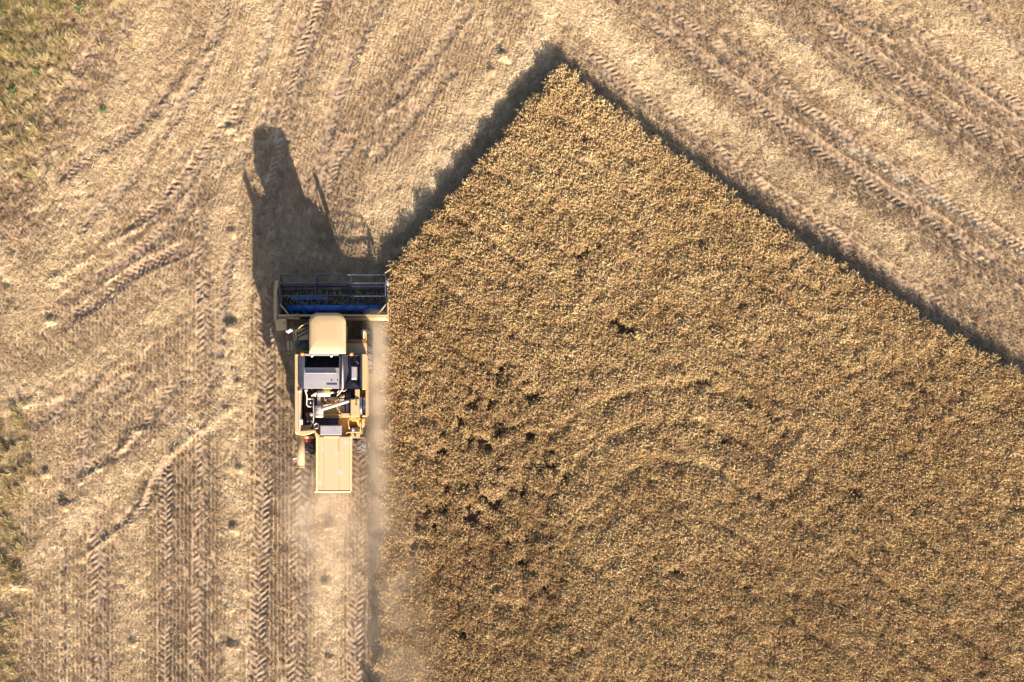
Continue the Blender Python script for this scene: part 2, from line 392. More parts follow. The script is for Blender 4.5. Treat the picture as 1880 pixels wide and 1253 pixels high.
# ------------------------------------------------------------------ ground sheet
def build_ground():
    idx = np.arange(nx * ny).reshape(nx, ny)
    bi, bj = (nx - 1) // 16, (ny - 1) // 16
    quads = []
    for a in range(bi):
        for b in range(bj):
            i, j = a * 16, b * 16
            cd = CROPD[i:i + 17, j:j + 17].min()
            cx, cy = gx[i + 8], gy[j + 8]
            outside = cx < -18.3 or cx > 27.8 or cy < -13.2 or cy > 18.6
            st = 16 if cd > .6 else (4 if outside else 1)
            I = np.arange(i, i + 16, st)[:, None]; J = np.arange(j, j + 16, st)[None, :]
            q = np.stack([idx[I, J], idx[I + st, J], idx[I + st, J + st], idx[I, J + st]], -1).reshape(-1, 4)
            quads.append(q)
    Q = np.concatenate(quads)
    V = np.stack([GXX, GYY, HGT], -1).reshape(-1, 3)
    used, inv = np.unique(Q, return_inverse=True)
    Q = inv.reshape(-1, 4); V = V[used]
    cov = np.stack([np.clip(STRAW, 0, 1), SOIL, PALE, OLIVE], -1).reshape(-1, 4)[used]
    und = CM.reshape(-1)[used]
    # far skirt out to the horizon
    x0, x1, y0, y1 = gx[0], gx[-1], gy[0], gy[-1]; F = 900.0
    n0 = len(V)
    sk = np.array([[x0, y0, 0], [x1, y0, 0], [x1, y1, 0], [x0, y1, 0], [-F, -F, 0], [F, -F, 0], [F, F, 0], [-F, F, 0]], float)
    sk[:4, 2] = -.06; sk[4:, 2] = -.06
    V = np.concatenate([V, sk]); cov = np.concatenate([cov, np.tile([.4, .3, 0, 0], (8, 1))]); und = np.concatenate([und, np.zeros(8)])
    Q = np.concatenate([Q, np.array([[4, 5, 1, 0], [5, 6, 2, 1], [6, 7, 3, 2], [7, 4, 0, 3]]) + n0])
    me = bpy.data.meshes.new('ground')
    me.vertices.add(len(V)); me.vertices.foreach_set('co', V.astype(np.float32).ravel())
    me.loops.add(len(Q) * 4); me.loops.foreach_set('vertex_index', Q.astype(np.int32).ravel())
    me.polygons.add(len(Q)); me.polygons.foreach_set('loop_start', np.arange(0, len(Q) * 4, 4, dtype=np.int32))
    me.polygons.foreach_set('use_smooth', np.ones(len(Q), bool))
    ca = me.color_attributes.new('cover', 'FLOAT_COLOR', 'POINT'); ca.data.foreach_set('color', cov.astype(np.float32).ravel())
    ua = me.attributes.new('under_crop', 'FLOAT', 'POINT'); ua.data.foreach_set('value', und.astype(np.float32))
    me.update(calc_edges=True)
    me.materials.append(M_FIELD)
    o = bpy.data.objects.new('ground', me); COL.objects.link(o)
    tag(o, 'harvested field ground with wheel ruts and stubble rows', kind='structure')
    return o
build_ground()

# ------------------------------------------------------------------ mesh builder
ROOT = Vector((0, 0, 0))
class MB:
    def __init__(self): self.v = []; self.f = []; self.mi = []; self.m = 0
    def add(self, vs, fs):
        b = len(self.v); self.v += [tuple(p) for p in vs]; self.f += [tuple(b + i for i in f) for f in fs]; self.mi += [self.m] * len(fs)
    def hexa(self, p):        # p: 4 bottom (ccw) + 4 top (ccw)
        self.add(p, [(3, 2, 1, 0), (4, 5, 6, 7), (0, 1, 5, 4), (1, 2, 6, 5), (2, 3, 7, 6), (3, 0, 4, 7)]); return self
    def box(self, x0, y0, z0, x1, y1, z1):
        x0, x1 = min(x0, x1), max(x0, x1); y0, y1 = min(y0, y1), max(y0, y1)
        return self.hexa([(x0, y0, z0), (x1, y0, z0), (x1, y1, z0), (x0, y1, z0), (x0, y0, z1), (x1, y0, z1), (x1, y1, z1), (x0, y1, z1)])
    def pbox(self, u0, v0, u1, v1, z0, z1):   # photo pixels seen at height z1
        a = P(u0, v0, z1); b = P(u1, v1, z1); return self.box(a.x, b.y, z0, b.x, a.y, z1)
    def tube(self, pts, r, n=8, caps=True):
        pts = [Vector(p) for p in pts]; rings = []
        rr = r if isinstance(r, (list, tuple)) else [r] * len(pts)
        up = None
        for i, p in enumerate(pts):
            d = (pts[min(i + 1, len(pts) - 1)] - pts[max(i - 1, 0)]).normalized()
            if up is None: up = Vector((0, 0, 1)) if abs(d.z) < .9 else Vector((1, 0, 0))
            a = d.cross(up).normalized(); b = a.cross(d).normalized(); up = b
            rings.append([p + (a * math.cos(2 * math.pi * k / n) + b * math.sin(2 * math.pi * k / n)) * rr[i] for k in range(n)])
        vs = [q for rg in rings for q in rg]; fs = []
        for i in range(len(pts) - 1):
            for k in range(n):
                fs.append((i * n + k, i * n + (k + 1) % n, (i + 1) * n + (k + 1) % n, (i + 1) * n + k))
        if caps:
            fs.append(tuple(range(n))[::-1]); fs.append(tuple((len(pts) - 1) * n + k for k in range(n)))
        self.add(vs, fs); return self
    def lathe_x(self, cx, cy, cz, prof, n=32):   # prof: (dx, r), revolved round the x axis
        vs = []; fs = []; m = len(prof)
        for k in range(n):
            a = 2 * math.pi * k / n
            for dx, r in prof: vs.append((cx + dx, cy + r * math.cos(a), cz + r * math.sin(a)))
        for k in range(n):
            for i in range(m - 1):
                a = k * m + i; b = ((k + 1) % n) * m + i
                fs.append((a, b, b + 1, a + 1))
        self.add(vs, fs); return self
    def lathe_z(self, cx, cy, cz, prof, n=16):   # prof: (r, dz)
        vs = []; fs = []; m = len(prof)
        for k in range(n):
            a = 2 * math.pi * k / n
            for r, dz in prof: vs.append((cx + r * math.cos(a), cy + r * math.sin(a), cz + dz))
        for k in range(n):
            for i in range(m - 1):
                a = k * m + i; b = ((k + 1) % n) * m + i
                fs.append((a, b, b + 1, a + 1))
        self.add(vs, fs); return self
    def prism(self, poly, z0, z1):
        n = len(poly)
        self.add([(x, y, z0) for x, y in poly] + [(x, y, z1) for x, y in poly],
                 [tuple(range(n))[::-1], tuple(range(n, 2 * n))] + [(i, (i + 1) % n, n + (i + 1) % n, n + i) for i in range(n)]); return self
    def mesh(self, name, mats, smooth=False, root=(0, 0, 0)):
        me = bpy.data.meshes.new(name)
        me.from_pydata([(a - root[0], b - root[1], c - root[2]) for a, b, c in self.v], [], self.f)
        for m in (mats if isinstance(mats, (list, tuple)) else [mats]): me.materials.append(m)
        me.polygons.foreach_set('material_index', self.mi)
        bm = bmesh.new(); bm.from_mesh(me); bmesh.ops.recalc_face_normals(bm, faces=bm.faces); bm.to_mesh(me); bm.free()
        if smooth: me.polygons.foreach_set('use_smooth', [True] * len(me.polygons))
        return me
    def build(self, name, mats, parent=None, bevel=0.0, smooth=False, seg=2):
        me = self.mesh(name, mats, smooth, ROOT if parent is not None else (0, 0, 0))
        o = bpy.data.objects.new(name, me); COL.objects.link(o)
        if parent is not None: o.parent = parent
        if bevel:
            b = o.modifiers.new('bevel', 'BEVEL'); b.width = bevel; b.segments = seg; b.limit_method = 'ANGLE'; b.angle_limit = R(35)
            b.harden_normals = False
        return o

# ------------------------------------------------------------------ scattered stuff (geometry nodes)
def scatter(name, pos, rot, scl, idx, tint, protos):
    me = bpy.data.meshes.new(name)
    n = len(pos)
    me.vertices.add(n); me.vertices.foreach_set('co', np.asarray(pos, np.float32).ravel())
    a = me.attributes.new('rot', 'FLOAT_VECTOR', 'POINT'); a.data.foreach_set('vector', np.asarray(rot, np.float32).ravel())
    a = me.attributes.new('scl', 'FLOAT', 'POINT'); a.data.foreach_set('value', np.asarray(scl, np.float32))
    a = me.attributes.new('idx', 'INT', 'POINT'); a.data.foreach_set('value', np.asarray(idx, np.int32))
    a = me.attributes.new('tint', 'FLOAT', 'POINT'); a.data.foreach_set('value', np.asarray(tint, np.float32))
    pc = bpy.data.collections.new(name + '_kinds')
    for i, pm in enumerate(protos):
        po = bpy.data.objects.new('%s_kind_%02d' % (name, i), pm); pc.objects.link(po)
    ng = bpy.data.node_groups.new(name, 'GeometryNodeTree')
    ng.interface.new_socket('Geometry', in_out='INPUT', socket_type='NodeSocketGeometry')
    ng.interface.new_socket('Geometry', in_out='OUTPUT', socket_type='NodeSocketGeometry')
    N = ng.nodes; gi = N.new('NodeGroupInput'); go = N.new('NodeGroupOutput')
    ip = N.new('GeometryNodeInstanceOnPoints'); ci = N.new('GeometryNodeCollectionInfo')
    ci.inputs['Collection'].default_value = pc; ci.inputs['Separate Children'].default_value = True; ci.inputs['Reset Children'].default_value = True
    def na(nm, tp):
        nd = N.new('GeometryNodeInputNamedAttribute'); nd.data_type = tp; nd.inputs[0].default_value = nm
        return nd.outputs[0]
    e2r = N.new('FunctionNodeEulerToRotation')
    L = ng.links.new
    L(gi.outputs[0], ip.inputs['Points']); L(ci.outputs[0], ip.inputs['Instance'])
    ip.inputs['Pick Instance'].default_value = True
    L(na('idx', 'INT'), ip.inputs['Instance Index']); L(na('rot', 'FLOAT_VECTOR'), e2r.inputs[0]); L(e2r.outputs[0], ip.inputs['Rotation'])
    L(na('scl', 'FLOAT'), ip.inputs['Scale']); L(ip.outputs[0], go.inputs[0])
    o = bpy.data.objects.new(name, me); COL.objects.link(o)
    md = o.modifiers.new('scatter', 'NODES'); md.node_group = ng
    return o

def ribbon(mb, p, q, w, side=None, bend=0.0):
    """flat folded blade from p to q (a shallow V, so it has two faces that catch light)"""
    p = Vector(p); q = Vector(q); d = (q - p)
    s = d.cross(Vector((0, 0, 1)))
    if s.length < 1e-4: s = Vector((1, 0, 0))
    s = s.normalized() * w; u = s.cross(d).normalized() * w * .7
    m = (p + q) / 2 + Vector((0, 0, bend))
    vs = [p - s * .6, p + u * .6, p + s * .6, m - s, m + u, m + s, q]
    mb.add(vs, [(0, 1, 4, 3), (1, 2, 5, 4), (3, 4, 6), (4, 5, 6)])

def stalk(mb, p, q, w):
    p = Vector(p); q = Vector(q); d = (q - p).normalized()
    a = d.cross(Vector((0, 0, 1)));
    if a.length < .05: a = Vector((1, 0, 0))
    a = a.normalized(); b = d.cross(a)
    vs = [];
    for c in (p, q):
        for k in range(3):
            t = 2.094 * k; vs.append(c + (a * math.cos(t) + b * math.sin(t)) * w)
    mb.add(vs, [(0, 1, 4, 3), (1, 2, 5, 4), (2, 0, 3, 5), (3, 4, 5)])

def ear(mb, p, d, L, w):
    p = Vector(p); d = Vector(d).normalized(); a = d.cross(Vector((.3, .2, 1))).normalized(); b = d.cross(a)
    vs = [p]
    for f, rr in ((.25, 1.0), (.65, .85)):
        for k in range(4):
            t = math.pi / 2 * k; vs.append(p + d * L * f + (a * math.cos(t) + b * math.sin(t)) * w * rr)
    vs.append(p + d * L)
    fs = [(0, 1 + (k + 1) % 4, 1 + k) for k in range(4)] + [(1 + k, 1 + (k + 1) % 4, 5 + (k + 1) % 4, 5 + k) for k in range(4)] + [(5 + k, 5 + (k + 1) % 4, 9) for k in range(4)]
    mb.add(vs, fs)

def crop_clump(seed):
    rd = random.Random(seed); mb = MB()
    lean = Vector((rd.uniform(-.05, .05), rd.uniform(-.05, .05), 0))
    for k in range(22):
        a = rd.uniform(0, 6.283); r = .13 * math.sqrt(rd.random())
        b = Vector((r * math.cos(a), r * math.sin(a), 0)); h = rd.uniform(.54, .68)
        top = b + lean + Vector((rd.gauss(0, .05), rd.gauss(0, .05), h))
        mb.m = 1; stalk(mb, b, top, .0045)
        mb.m = 0; t = rd.uniform(0, 6.283); nod = rd.uniform(.2, 1.75)
        ear(mb, top, (math.cos(t) * math.sin(nod), math.sin(t) * math.sin(nod), math.cos(nod)), rd.uniform(.08, .12), rd.uniform(.010, .0145))
        mb.m = 1
        for q in range(3):
            t = rd.uniform(0, 6.283); z = h * rd.uniform(.62, .97); L = rd.uniform(.10, .2)
            s = b + (top - b) * (z / h)
            ribbon(mb, s, s + Vector((L * math.cos(t), L * math.sin(t), rd.uniform(-.10, .03))), .0085, bend=.035)
    return mb.mesh('wheat_clump', [M_HEAD, M_STEM])

def straw_bunch(seed, n, R_, zmax, L0, L1, w, mat, name, up=.12):
    rd = random.Random(seed); mb = MB()
    for k in range(n):
        a = rd.uniform(0, 6.283); r = R_ * math.sqrt(rd.random()); t = rd.uniform(0, 6.283); L = rd.uniform(L0, L1)
        c = Vector((r * math.cos(a), r * math.sin(a), rd.uniform(.0, zmax)))
        d = Vector((math.cos(t), math.sin(t), rd.gauss(0, up))) * L * .5
        p, q = c - d, c + d
        p.z = max(p.z, .004); q.z = max(q.z, .004)
        if rd.random() < .5: stalk(mb, p, q, w * rd.uniform(.6, 1.1))
        else: ribbon(mb, p, q, w * rd.uniform(.8, 1.5), bend=rd.uniform(0, .03))
    return mb.mesh(name, mat)

def stubble_tuft(seed):
    rd = random.Random(seed); mb = MB()
    for k in range(9):
        b = Vector((rd.uniform(-.035, .035), rd.uniform(-.09, .09), -.01)); h = rd.uniform(.05, .115)
        stalk(mb, b, b + Vector((rd.gauss(0, .03), rd.gauss(0, .03), h)), rd.uniform(.004, .0065))
    for k in range(4):
        t = rd.uniform(0, 6.283); L = rd.uniform(.08, .18)
        c = Vector((rd.uniform(-.07, .07), rd.uniform(-.08, .08), rd.uniform(.01, .06)))
        ribbon(mb, c, c + Vector((L * math.cos(t), L * math.sin(t), rd.uniform(-.02, .03))), .007, bend=.02)
    return mb.mesh('stubble_tuft', M_STUB)

def grass_tuft(seed):
    rd = random.Random(seed); mb = MB()
    for k in range(26):
        t = rd.uniform(0, 6.283); r = .09 * math.sqrt(rd.random()); a = rd.uniform(0, 6.283)
        b = Vector((r * math.cos(a), r * math.sin(a), -.02)); h = rd.uniform(.12, .38); s = rd.uniform(.08, .3)
        ribbon(mb, b, b + Vector((s * math.cos(t), s * math.sin(t), h)), rd.uniform(.005, .01), bend=.06)
    return mb.mesh('grass_tuft', M_GRASS)

# ---- standing wheat
def build_crop():
    st = .138
    xs = np.arange(-2.5, 30.6, st); ys = np.arange(-16.4, 16.0, st)
    X, Y = np.meshgrid(xs, ys, indexing='ij'); X = X.ravel() + RNG.uniform(-.07, .07, X.size); Y = Y.ravel() + RNG.uniform(-.07, .07, Y.size)
    D = crop_dist(X, Y)
    keep = D > .04 + .045 * vnoise(X, Y, 2.2, 70) + .04 * vnoise(X, Y, 6, 71)
    gaps = [(873, 743, 6), (901, 747, 9), (841, 777, 7), (842, 768, 4), (809, 799, 7), (796, 773, 6), (859, 809, 6), (892, 813, 8), (875, 803, 6), (908, 779, 7), (936, 780, 6), (919, 798, 8), (913, 800, 5),
            (973, 800, 9), (967, 806, 6), (970, 727, 8), (957, 750, 6), (814, 830, 9), (917, 863, 8), (876, 858, 6), (991, 860, 8), (1016, 858, 6), (1040, 875, 6), (881, 892, 8), (887, 904, 6), (970, 891, 8),
            (960, 907, 8), (992, 911, 8), (915, 920, 8), (918, 926, 6), (898, 922, 6), (817, 935, 9), (784, 928, 6), (865, 956, 9), (868, 938, 6), (895, 955, 6), (896, 965, 5), (918, 682, 8), (968, 700, 8), (973, 727, 8),
            (1050, 473, 5), (1062, 468, 6), (1075, 464, 6), (1088, 460, 6), (1118, 590, 6), (1132, 592, 7), (1146, 600, 9), (1155, 612, 8), (1140, 614, 7), (1569, 905, 10), (1560, 900, 8), (1732, 1109, 6), (1679, 1048, 5), (1804, 1236, 7),
            (781, 928, 6), (816, 936, 8), (867, 937, 9), (751, 1044, 9), (850, 1167, 8), (733, 1076, 7), (757, 1008, 8), (770, 1003, 6), (789, 999, 7), (1180, 1108, 8), (1195, 1102, 7), (1065, 1195, 8), (1050, 1200, 6), (1240, 1048, 9), (1225, 1056, 7),
            (955, 1035, 8), (1030, 1050, 6), (1000, 1080, 6), (800, 963, 6), (760, 960, 5), (1370, 735, 5), (1105, 955, 5), (1085, 690, 5), (800, 690, 5), (1010, 560, 5), (935, 620, 5), (730, 905, 6), (843, 765, 5)]
    gr = random.Random(12)
    for k in range(70): gaps.append((gr.gauss(870, 75), gr.uniform(650, 1000), gr.uniform(2.5, 5.0)))
    for k in range(60): gaps.append((gr.uniform(730, 1850), gr.uniform(450, 1250), gr.uniform(2.0, 4.5)))
    gaps = [g for g in gaps if g[0] > 722]
    for a, b, r in gaps:
        c = P(a, b, .55); rr = (r / 43.2) * (1 + .3 * vnoise(X * 1.0, Y * 1.0, 3.5, 72))
        keep &= np.hypot((X - c.x) * .95, Y - c.y) > rr * 1.1 + .06
    # sparse, wheeled strips and random thin spots
    px = X * FPX / (CAM_H - .7) + NX; py = NY - Y * FPX / (CAM_H - .7)
    thin = np.zeros(X.size)
    n = (px * .559 - py * .829)
    for off, w, am in ((398, 5, .6), (350, 5, .55), (300, 4, .35), (245, 5, .5), (190, 4, .35), (130, 5, .5), (75, 4, .35), (20, 6, .55), (-60, 5, .4), (-130, 6, .5), (-200, 5, .4), (-260, 6, .45)):
        thin = np.maximum(thin, am * np.exp(-((n - off - 8 * vnoise(X, Y, .3, 75)) / w) ** 2) * sstep(-.6, .4, vnoise(X, Y, .35, 76)))
    arc = np.full(X.size, 1e9)
    ap = smooth_poly([(960, 1060), (990, 960), (1050, 870), (1130, 805), (1240, 780), (1340, 800), (1420, 850)], 6)
    for q in ap: arc = np.minimum(arc, np.hypot(px - q.x, py - q.y))
    thin = np.maximum(thin, .5 * np.exp(-(arc / 9) ** 2)); thin = np.maximum(thin, .35 * np.exp(-((arc - 70) / 8) ** 2))
    for x0 in (760, 800, 842, 905, 962, 1010):
        thin = np.maximum(thin, .6 * np.exp(-((px - x0) / 4) ** 2) * sstep(640, 760, py) * sstep(-.4, .4, vnoise(X, Y, .6, 77)))
    strip = thin.copy(); thin = thin * .35
    thin = np.maximum(thin, .4 * sstep(.25, .6, fbm(X, Y, 1.1, 78, 3)))
    thin = np.maximum(thin, .7 * sstep(.55, .85, vnoise(X, Y, 2.7, 79)) * sstep(-.5, .3, vnoise(X, Y, .4, 84)))
    keep &= RNG.random(X.size) > thin
    X, Y, px, py, D, strip = X[keep], Y[keep], px[keep], py[keep], D[keep], strip[keep]; m = X.size
    lo = fbm(X, Y, .45, 80, 3); mi = fbm(X, Y, 1.6, 81, 2)
    sc = 1.0 + .05 * lo + .075 * mi + .055 * vnoise(X, Y, 4.0, 83) + RNG.normal(0, .045, m) - .52 * strip
    nn_ = px * .559 - py * .829
    sc += .045 * np.where(px < 1050, np.sin(px * 2 * np.pi / 14.5), np.sin(nn_ * 2 * np.pi / 15.5)) * (.6 + .6 * vnoise(X, Y, .7, 85))
    lodged = sstep(.1, .55, fbm(X, Y, .28, 82, 3))
    rot = np.zeros((m, 3)); rot[:, 0] = RNG.normal(-.06, .11, m) - .14 * lodged; rot[:, 1] = RNG.normal(.04, .11, m) + .22 * lodged + .1 * sstep(900, 1700, px)
    # the rim plants lean out a little
    rim = D < .25
    rot[rim, :2] += RNG.normal(0, .07, (rim.sum(), 2)); rot[:, 2] = RNG.uniform(0, 6.283, m)
    # keep the lean in world space: rotate lean vector into the clump's own turn
    tint = np.clip(.52 + .30 * lo - .16 * sstep(1150, 780, px) + .20 * mi + RNG.normal(0, .16, m), 0, 1)
    o = scatter('wheat_crop', np.stack([X, Y, np.zeros(m)], -1), rot, sc, RNG.integers(0, 6, m), tint, [crop_clump(100 + i) for i in range(6)])
    tag(o, 'uncut ripe golden brown wheat standing in a pointed block', 'wheat', kind='stuff')
build_crop()

N_LOS = lambda x, y: fbm(x, y, .5, 61, 3)
def field_points(n, x0=-21, x1=30.3, y0=-16, y1=21):
    x = RNG.uniform(x0, x1, n); y = RNG.uniform(y0, y1, n)
    return x, y, crop_dist(x, y)

# ---- stubble in drill rows
def build_stubble():
    x, y, d = field_points(165000)
    k = d < -.02; x, y = x[k], y[k]
    rt = sample(RUT, x, y); ol = sample(OLIVE, x, y); sr = sample(STRAW, x, y); so = sample(SOIL, x, y)
    right = sstep(-.2, .6, (x - P(1020, 100).x) + (y - P(1020, 100).y) * .55)
    u = row_u(x, y, right); du = np.round(u / .165) * .165 - u
    x = x + np.where(right > .5, du * .559, du) + RNG.normal(0, .008, x.size); y = y + np.where(right > .5, du * .829, 0)
    q = RNG.random(x.size)
    keep = (q > rt * .85) & (q > ol * .9) & (q > so * .12)
    x, y, sr, right = x[keep], y[keep], sr[keep], right[keep]; m = x.size
    rot = np.zeros((m, 3)); rot[:, 2] = np.where(right > .5, R(56), np.where(y > 6.7, R(-17), 0)) + RNG.normal(0, .25, m)
    rot[:, 0] = RNG.normal(0, .12, m); rot[:, 1] = RNG.normal(0, .12, m)
    lo = fbm(x, y, .5, 61, 3)
    o = scatter('stubble', np.stack([x, y, sample(HGT, x, y)], -1), rot, RNG.uniform(.7, 1.2, m) * (1 - .25 * sr), RNG.integers(0, 5, m),
                np.clip(.40 + .3 * lo + .45 * sr - .40 * sample(SOIL, x, y) + RNG.normal(0, .16, m), 0, 1), [stubble_tuft(200 + i) for i in range(5)])
    tag(o, 'short pale stubble left in rows across the harvested field', 'stubble', kind='stuff')
build_stubble()

# ---- loose straw and chaff
def build_straw():
    x, y, d = field_points(150000)
    k = d < -.05; x, y = x[k], y[k]
    st = sample(STRAW, x, y); so = sample(SOIL, x, y); pa = sample(PALE, x, y); rt = sample(RUT, x, y); ol = sample(OLIVE, x, y)
    dens = np.clip(.14 + .95 * st + .3 * pa - .75 * so + .25 * fbm(x, y, .8, 50, 3), .03, 1) * (1 - .45 * rt) * (1 - .5 * ol)
    keep = RNG.random(x.size) < dens
    x, y, st, so = x[keep], y[keep], st[keep], so[keep]; m = x.size
    rot = np.zeros((m, 3)); rot[:, 2] = RNG.uniform(0, 6.283, m); rot[:, 0] = RNG.normal(0, .1, m); rot[:, 1] = RNG.normal(0, .1, m)
    tint = np.clip(.32 + .6 * st - .5 * so + .25 * N_LOS(x, y) + RNG.normal(0, .16, m), 0, 1)
    protos = [straw_bunch(300 + i, 15, .16, .05, .06, .2, .0065, M_STRAW, 'straw_bunch') for i in range(6)]
    o = scatter('loose_straw', np.stack([x, y, sample(HGT, x, y) + .005], -1), rot, RNG.uniform(.7, 1.25, m), RNG.integers(0, 6, m), tint, protos)
    tag(o, 'loose pale straw and chaff lying over the cut field', 'straw', kind='stuff')
build_straw()

# ---- grass of the field margin
def build_grass():
    x, y, d = field_points(26000, -21, -8, -16, 21)
    ol = sample(OLIVE, x, y); k = RNG.random(x.size) < ol * (.75 + .4 * fbm(x, y, 1.1, 56, 2)); x, y = x[k], y[k]; m = x.size
    rot = np.zeros((m, 3)); rot[:, 2] = RNG.uniform(0, 6.283, m); rot[:, 0] = RNG.normal(0, .15, m); rot[:, 1] = RNG.normal(0, .15, m)
    pxx = x * 43.2 + NX; pyy = NY - y * 43.2
    green = sstep(240, 20, pxx + pyy) * .45
    tint = np.clip(.66 - green + .18 * sstep(600, 800, pyy) + .4 * fbm(x, y, .9, 57, 3) + RNG.normal(0, .16, m), 0, 1)
    o = scatter('margin_grass', np.stack([x, y, sample(HGT, x, y)], -1), rot, RNG.uniform(.55, 1.15, m), RNG.integers(0, 5, m), tint, [grass_tuft(400 + i) for i in range(5)])
    tag(o, 'dry olive grass growing along the uncut field margin', 'grass', kind='stuff')
build_grass()

# ------------------------------------------------------------------ straw heaps and weeds: things
def heap_mesh(seed, rx, ry, h):
    rd = random.Random(seed); mb = MB()
    n, m = 20, 6; vs = [(0, 0, h)]; fs = []
    for i in range(1, m + 1):
        f = i / m
        for k in range(n):
            a = 2 * math.pi * k / n
            w = 1 + .22 * math.sin(3 * a + seed) + .13 * math.sin(5 * a + 2 * seed)
            z = h * (1 - f ** 1.6) * rd.uniform(.75, 1.2) - (.04 if i == m else 0)
            vs.append((rx * f * w * math.cos(a) + rd.uniform(-.03, .03), ry * f * w * math.sin(a) + rd.uniform(-.03, .03), z))
    fs += [(0, 1 + k, 1 + (k + 1) % n) for k in range(n)]
    for i in range(m - 1):
        for k in range(n):
            fs.append((1 + i * n + k, 1 + (i + 1) * n + k, 1 + (i + 1) * n + (k + 1) % n, 1 + i * n + (k + 1) % n))
    mb.add(vs, fs)
    for k in range(230):
        a = rd.uniform(0, 6.283); f = math.sqrt(rd.random()) * 1.15; t = rd.uniform(0, 6.283); L = rd.uniform(.1, .28)
        c = Vector((rx * f * math.cos(a), ry * f * math.sin(a), max(h * (1 - f ** 1.6), 0) + rd.uniform(.0, .03)))
        e = Vector((math.cos(t), math.sin(t), rd.gauss(0, .35))) * L * .5
        ribbon(mb, c - e, c + e, rd.uniform(.006, .011), bend=rd.uniform(0, .04))
    return mb.mesh('straw_heap', M_HEAP)
HEAPS = [heap_mesh(3, .42, .34, .32), heap_mesh(5, .34, .28, .26), heap_mesh(9, .5, .32, .3)]
for px, py, k, s, lab in [
    (38, 1072, 2, 1.1, 'widest straw heap, low on the left margin by a bright pale patch'),
    (120, 930, 1, 1.0, 'straw heap at the margin end of the long pale diagonal swath'),
    (86, 872, 1, .8, 'small straw heap on the brown margin stubble above the pale diagonal swath'),
    (430, 603, 0, .85, 'straw heap left of the shadow, level with the combine cab'),
    (437, 704, 1, .8, 'straw heap left of the combine, level with its grain tank'),
    (441, 862, 1, .7, 'straw heap on the swath level with the combine rear hood'),
    (432, 972, 0, .75, 'straw heap on the swath just below the level of the rear hood'),
    (429, 1186, 2, .8, 'largest straw heap at the bottom end of the swath left of the lug track'),
    (246, 1180, 1, .75, 'small straw heap on the faint swath between two far lug tracks near the bottom'),
    (607, 966, 0, .8, 'dusty straw heap on the fresh swath closest behind the rear hood'),
    (601, 1072, 0, .75, 'dusty straw heap second behind the rear hood on the fresh swath'),
    (605, 1207, 1, .8, 'straw heap farthest behind the combine on the fresh swath'),
    (427, 430, 1, .8, 'straw heap on the pale strip just left of the long combine shadow'),
    (424, 240, 2, .7, 'long straw heap above left of the tip of the cab shadow'),
    (925, 108, 2, .75, 'long straw heap on the pale swath near the tip of the wheat'),
    (902, 135, 1, .75, 'small straw heap on the pale swath just below the one near the wheat tip'),
    (735, 352, 1, .6, 'lone small straw heap above the header, beside the wheat edge shadow'),
    (746, 50, 1, .6, 'small straw heap near the top edge above the harvested rows'),
    (96, 592, 2, .75, 'straw heap at the left below the bright bare patch'),
    (352, 900, 1, .01, None)]:
    if lab is None: continue
    o = bpy.data.objects.new('straw_heap', HEAPS[k]); COL.objects.link(o)
    c = P(px, py); o.location = (c.x, c.y, float(sample(HGT, np.array([c.x]), np.array([c.y]))[0]) - .02); o.scale = (s, s, s * .95); o.rotation_euler.z = random.uniform(-.5, .5)
    tag(o, lab, 'straw heap', 'heaps of loose straw left on the cut field')

def weed_mesh(seed):
    rd = random.Random(seed); mb = MB()
    for k in range(60):
        t = rd.uniform(0, 6.283); a = rd.uniform(0, 6.283); r = .14 * math.sqrt(rd.random()); L = rd.uniform(.08, .26)
        b = Vector((r * math.cos(a), r * math.sin(a), rd.uniform(0, .22)))
        ribbon(mb, b, b + Vector((L * math.cos(t), L * math.sin(t), rd.uniform(-.02, .16))), rd.uniform(.014, .03), bend=.04)
    return mb.mesh('green_weed', M_WEED)
for px, py, s, lab in [(74, 137, .9, 'bright green weed in the olive grass of the top corner margin'), (192, 205, .8, 'green weed standing alone on pale stubble beside the curved track'),
                       (28, 175, 1.0, 'blue green weed at the left edge of the grassy margin'), (150, 22, .9, 'green weed near the top edge where the grass margin ends')]:
    o = bpy.data.objects.new('green_weed', weed_mesh(int(px))); COL.objects.link(o); c = P(px, py)
    o.location = (c.x, c.y, float(sample(HGT, np.array([c.x]), np.array([c.y]))[0])); o.scale = (s, s, s)
    tag(o, lab, 'weed', 'green weeds at the field margin')

# ------------------------------------------------------------------ combine harvester
def paint(name, col, col2, rough=.5, metal=0, dust=.45, dustcol=(.50, .36, .22), scale=2.5, scuff=None, spec=.35):
    k = NT(name); co = k.obco()
    n1 = k.noise(scale, 5, .62, co); n2 = k.noise(14, 3, .6, co)
    c = k.mix(k.ramp(n1, [(.35, (0, 0, 0)), (.7, (1, 1, 1))]), col, col2)
    # dust settles on faces that look up
    geo = k.n('ShaderNodeNewGeometry'); sx = k.n('ShaderNodeSeparateXYZ'); k.link(geo.outputs['Normal'], sx.inputs[0])
    upf = k.math('MULTIPLY', k.math('MAXIMUM', sx.outputs[2], 0.0), k.math('MULTIPLY_ADD', n1, .9, -.05, clamp=True))
    c = k.mix(k.math('MULTIPLY', upf, dust, clamp=True), c, dustcol)
    if scuff:
        sc = k.ramp(k.noise(3.1, 3, .5, co), [(.60, (0, 0, 0)), (.66, (1, 1, 1))])
        c = k.mix(k.math('MULTIPLY', sc, .75), c, scuff)
    c = k.mix(k.math('MULTIPLY', k.ramp(n2, [(.55, (0, 0, 0)), (.75, (1, 1, 1))]), .32), c, (.22, .14, .08))
    k.base(c); k.set(metal=metal, spec=spec)
    k.link(k.math('MULTIPLY_ADD', n1, .3, rough - .12), k.b.inputs['Roughness'])
    return k.m
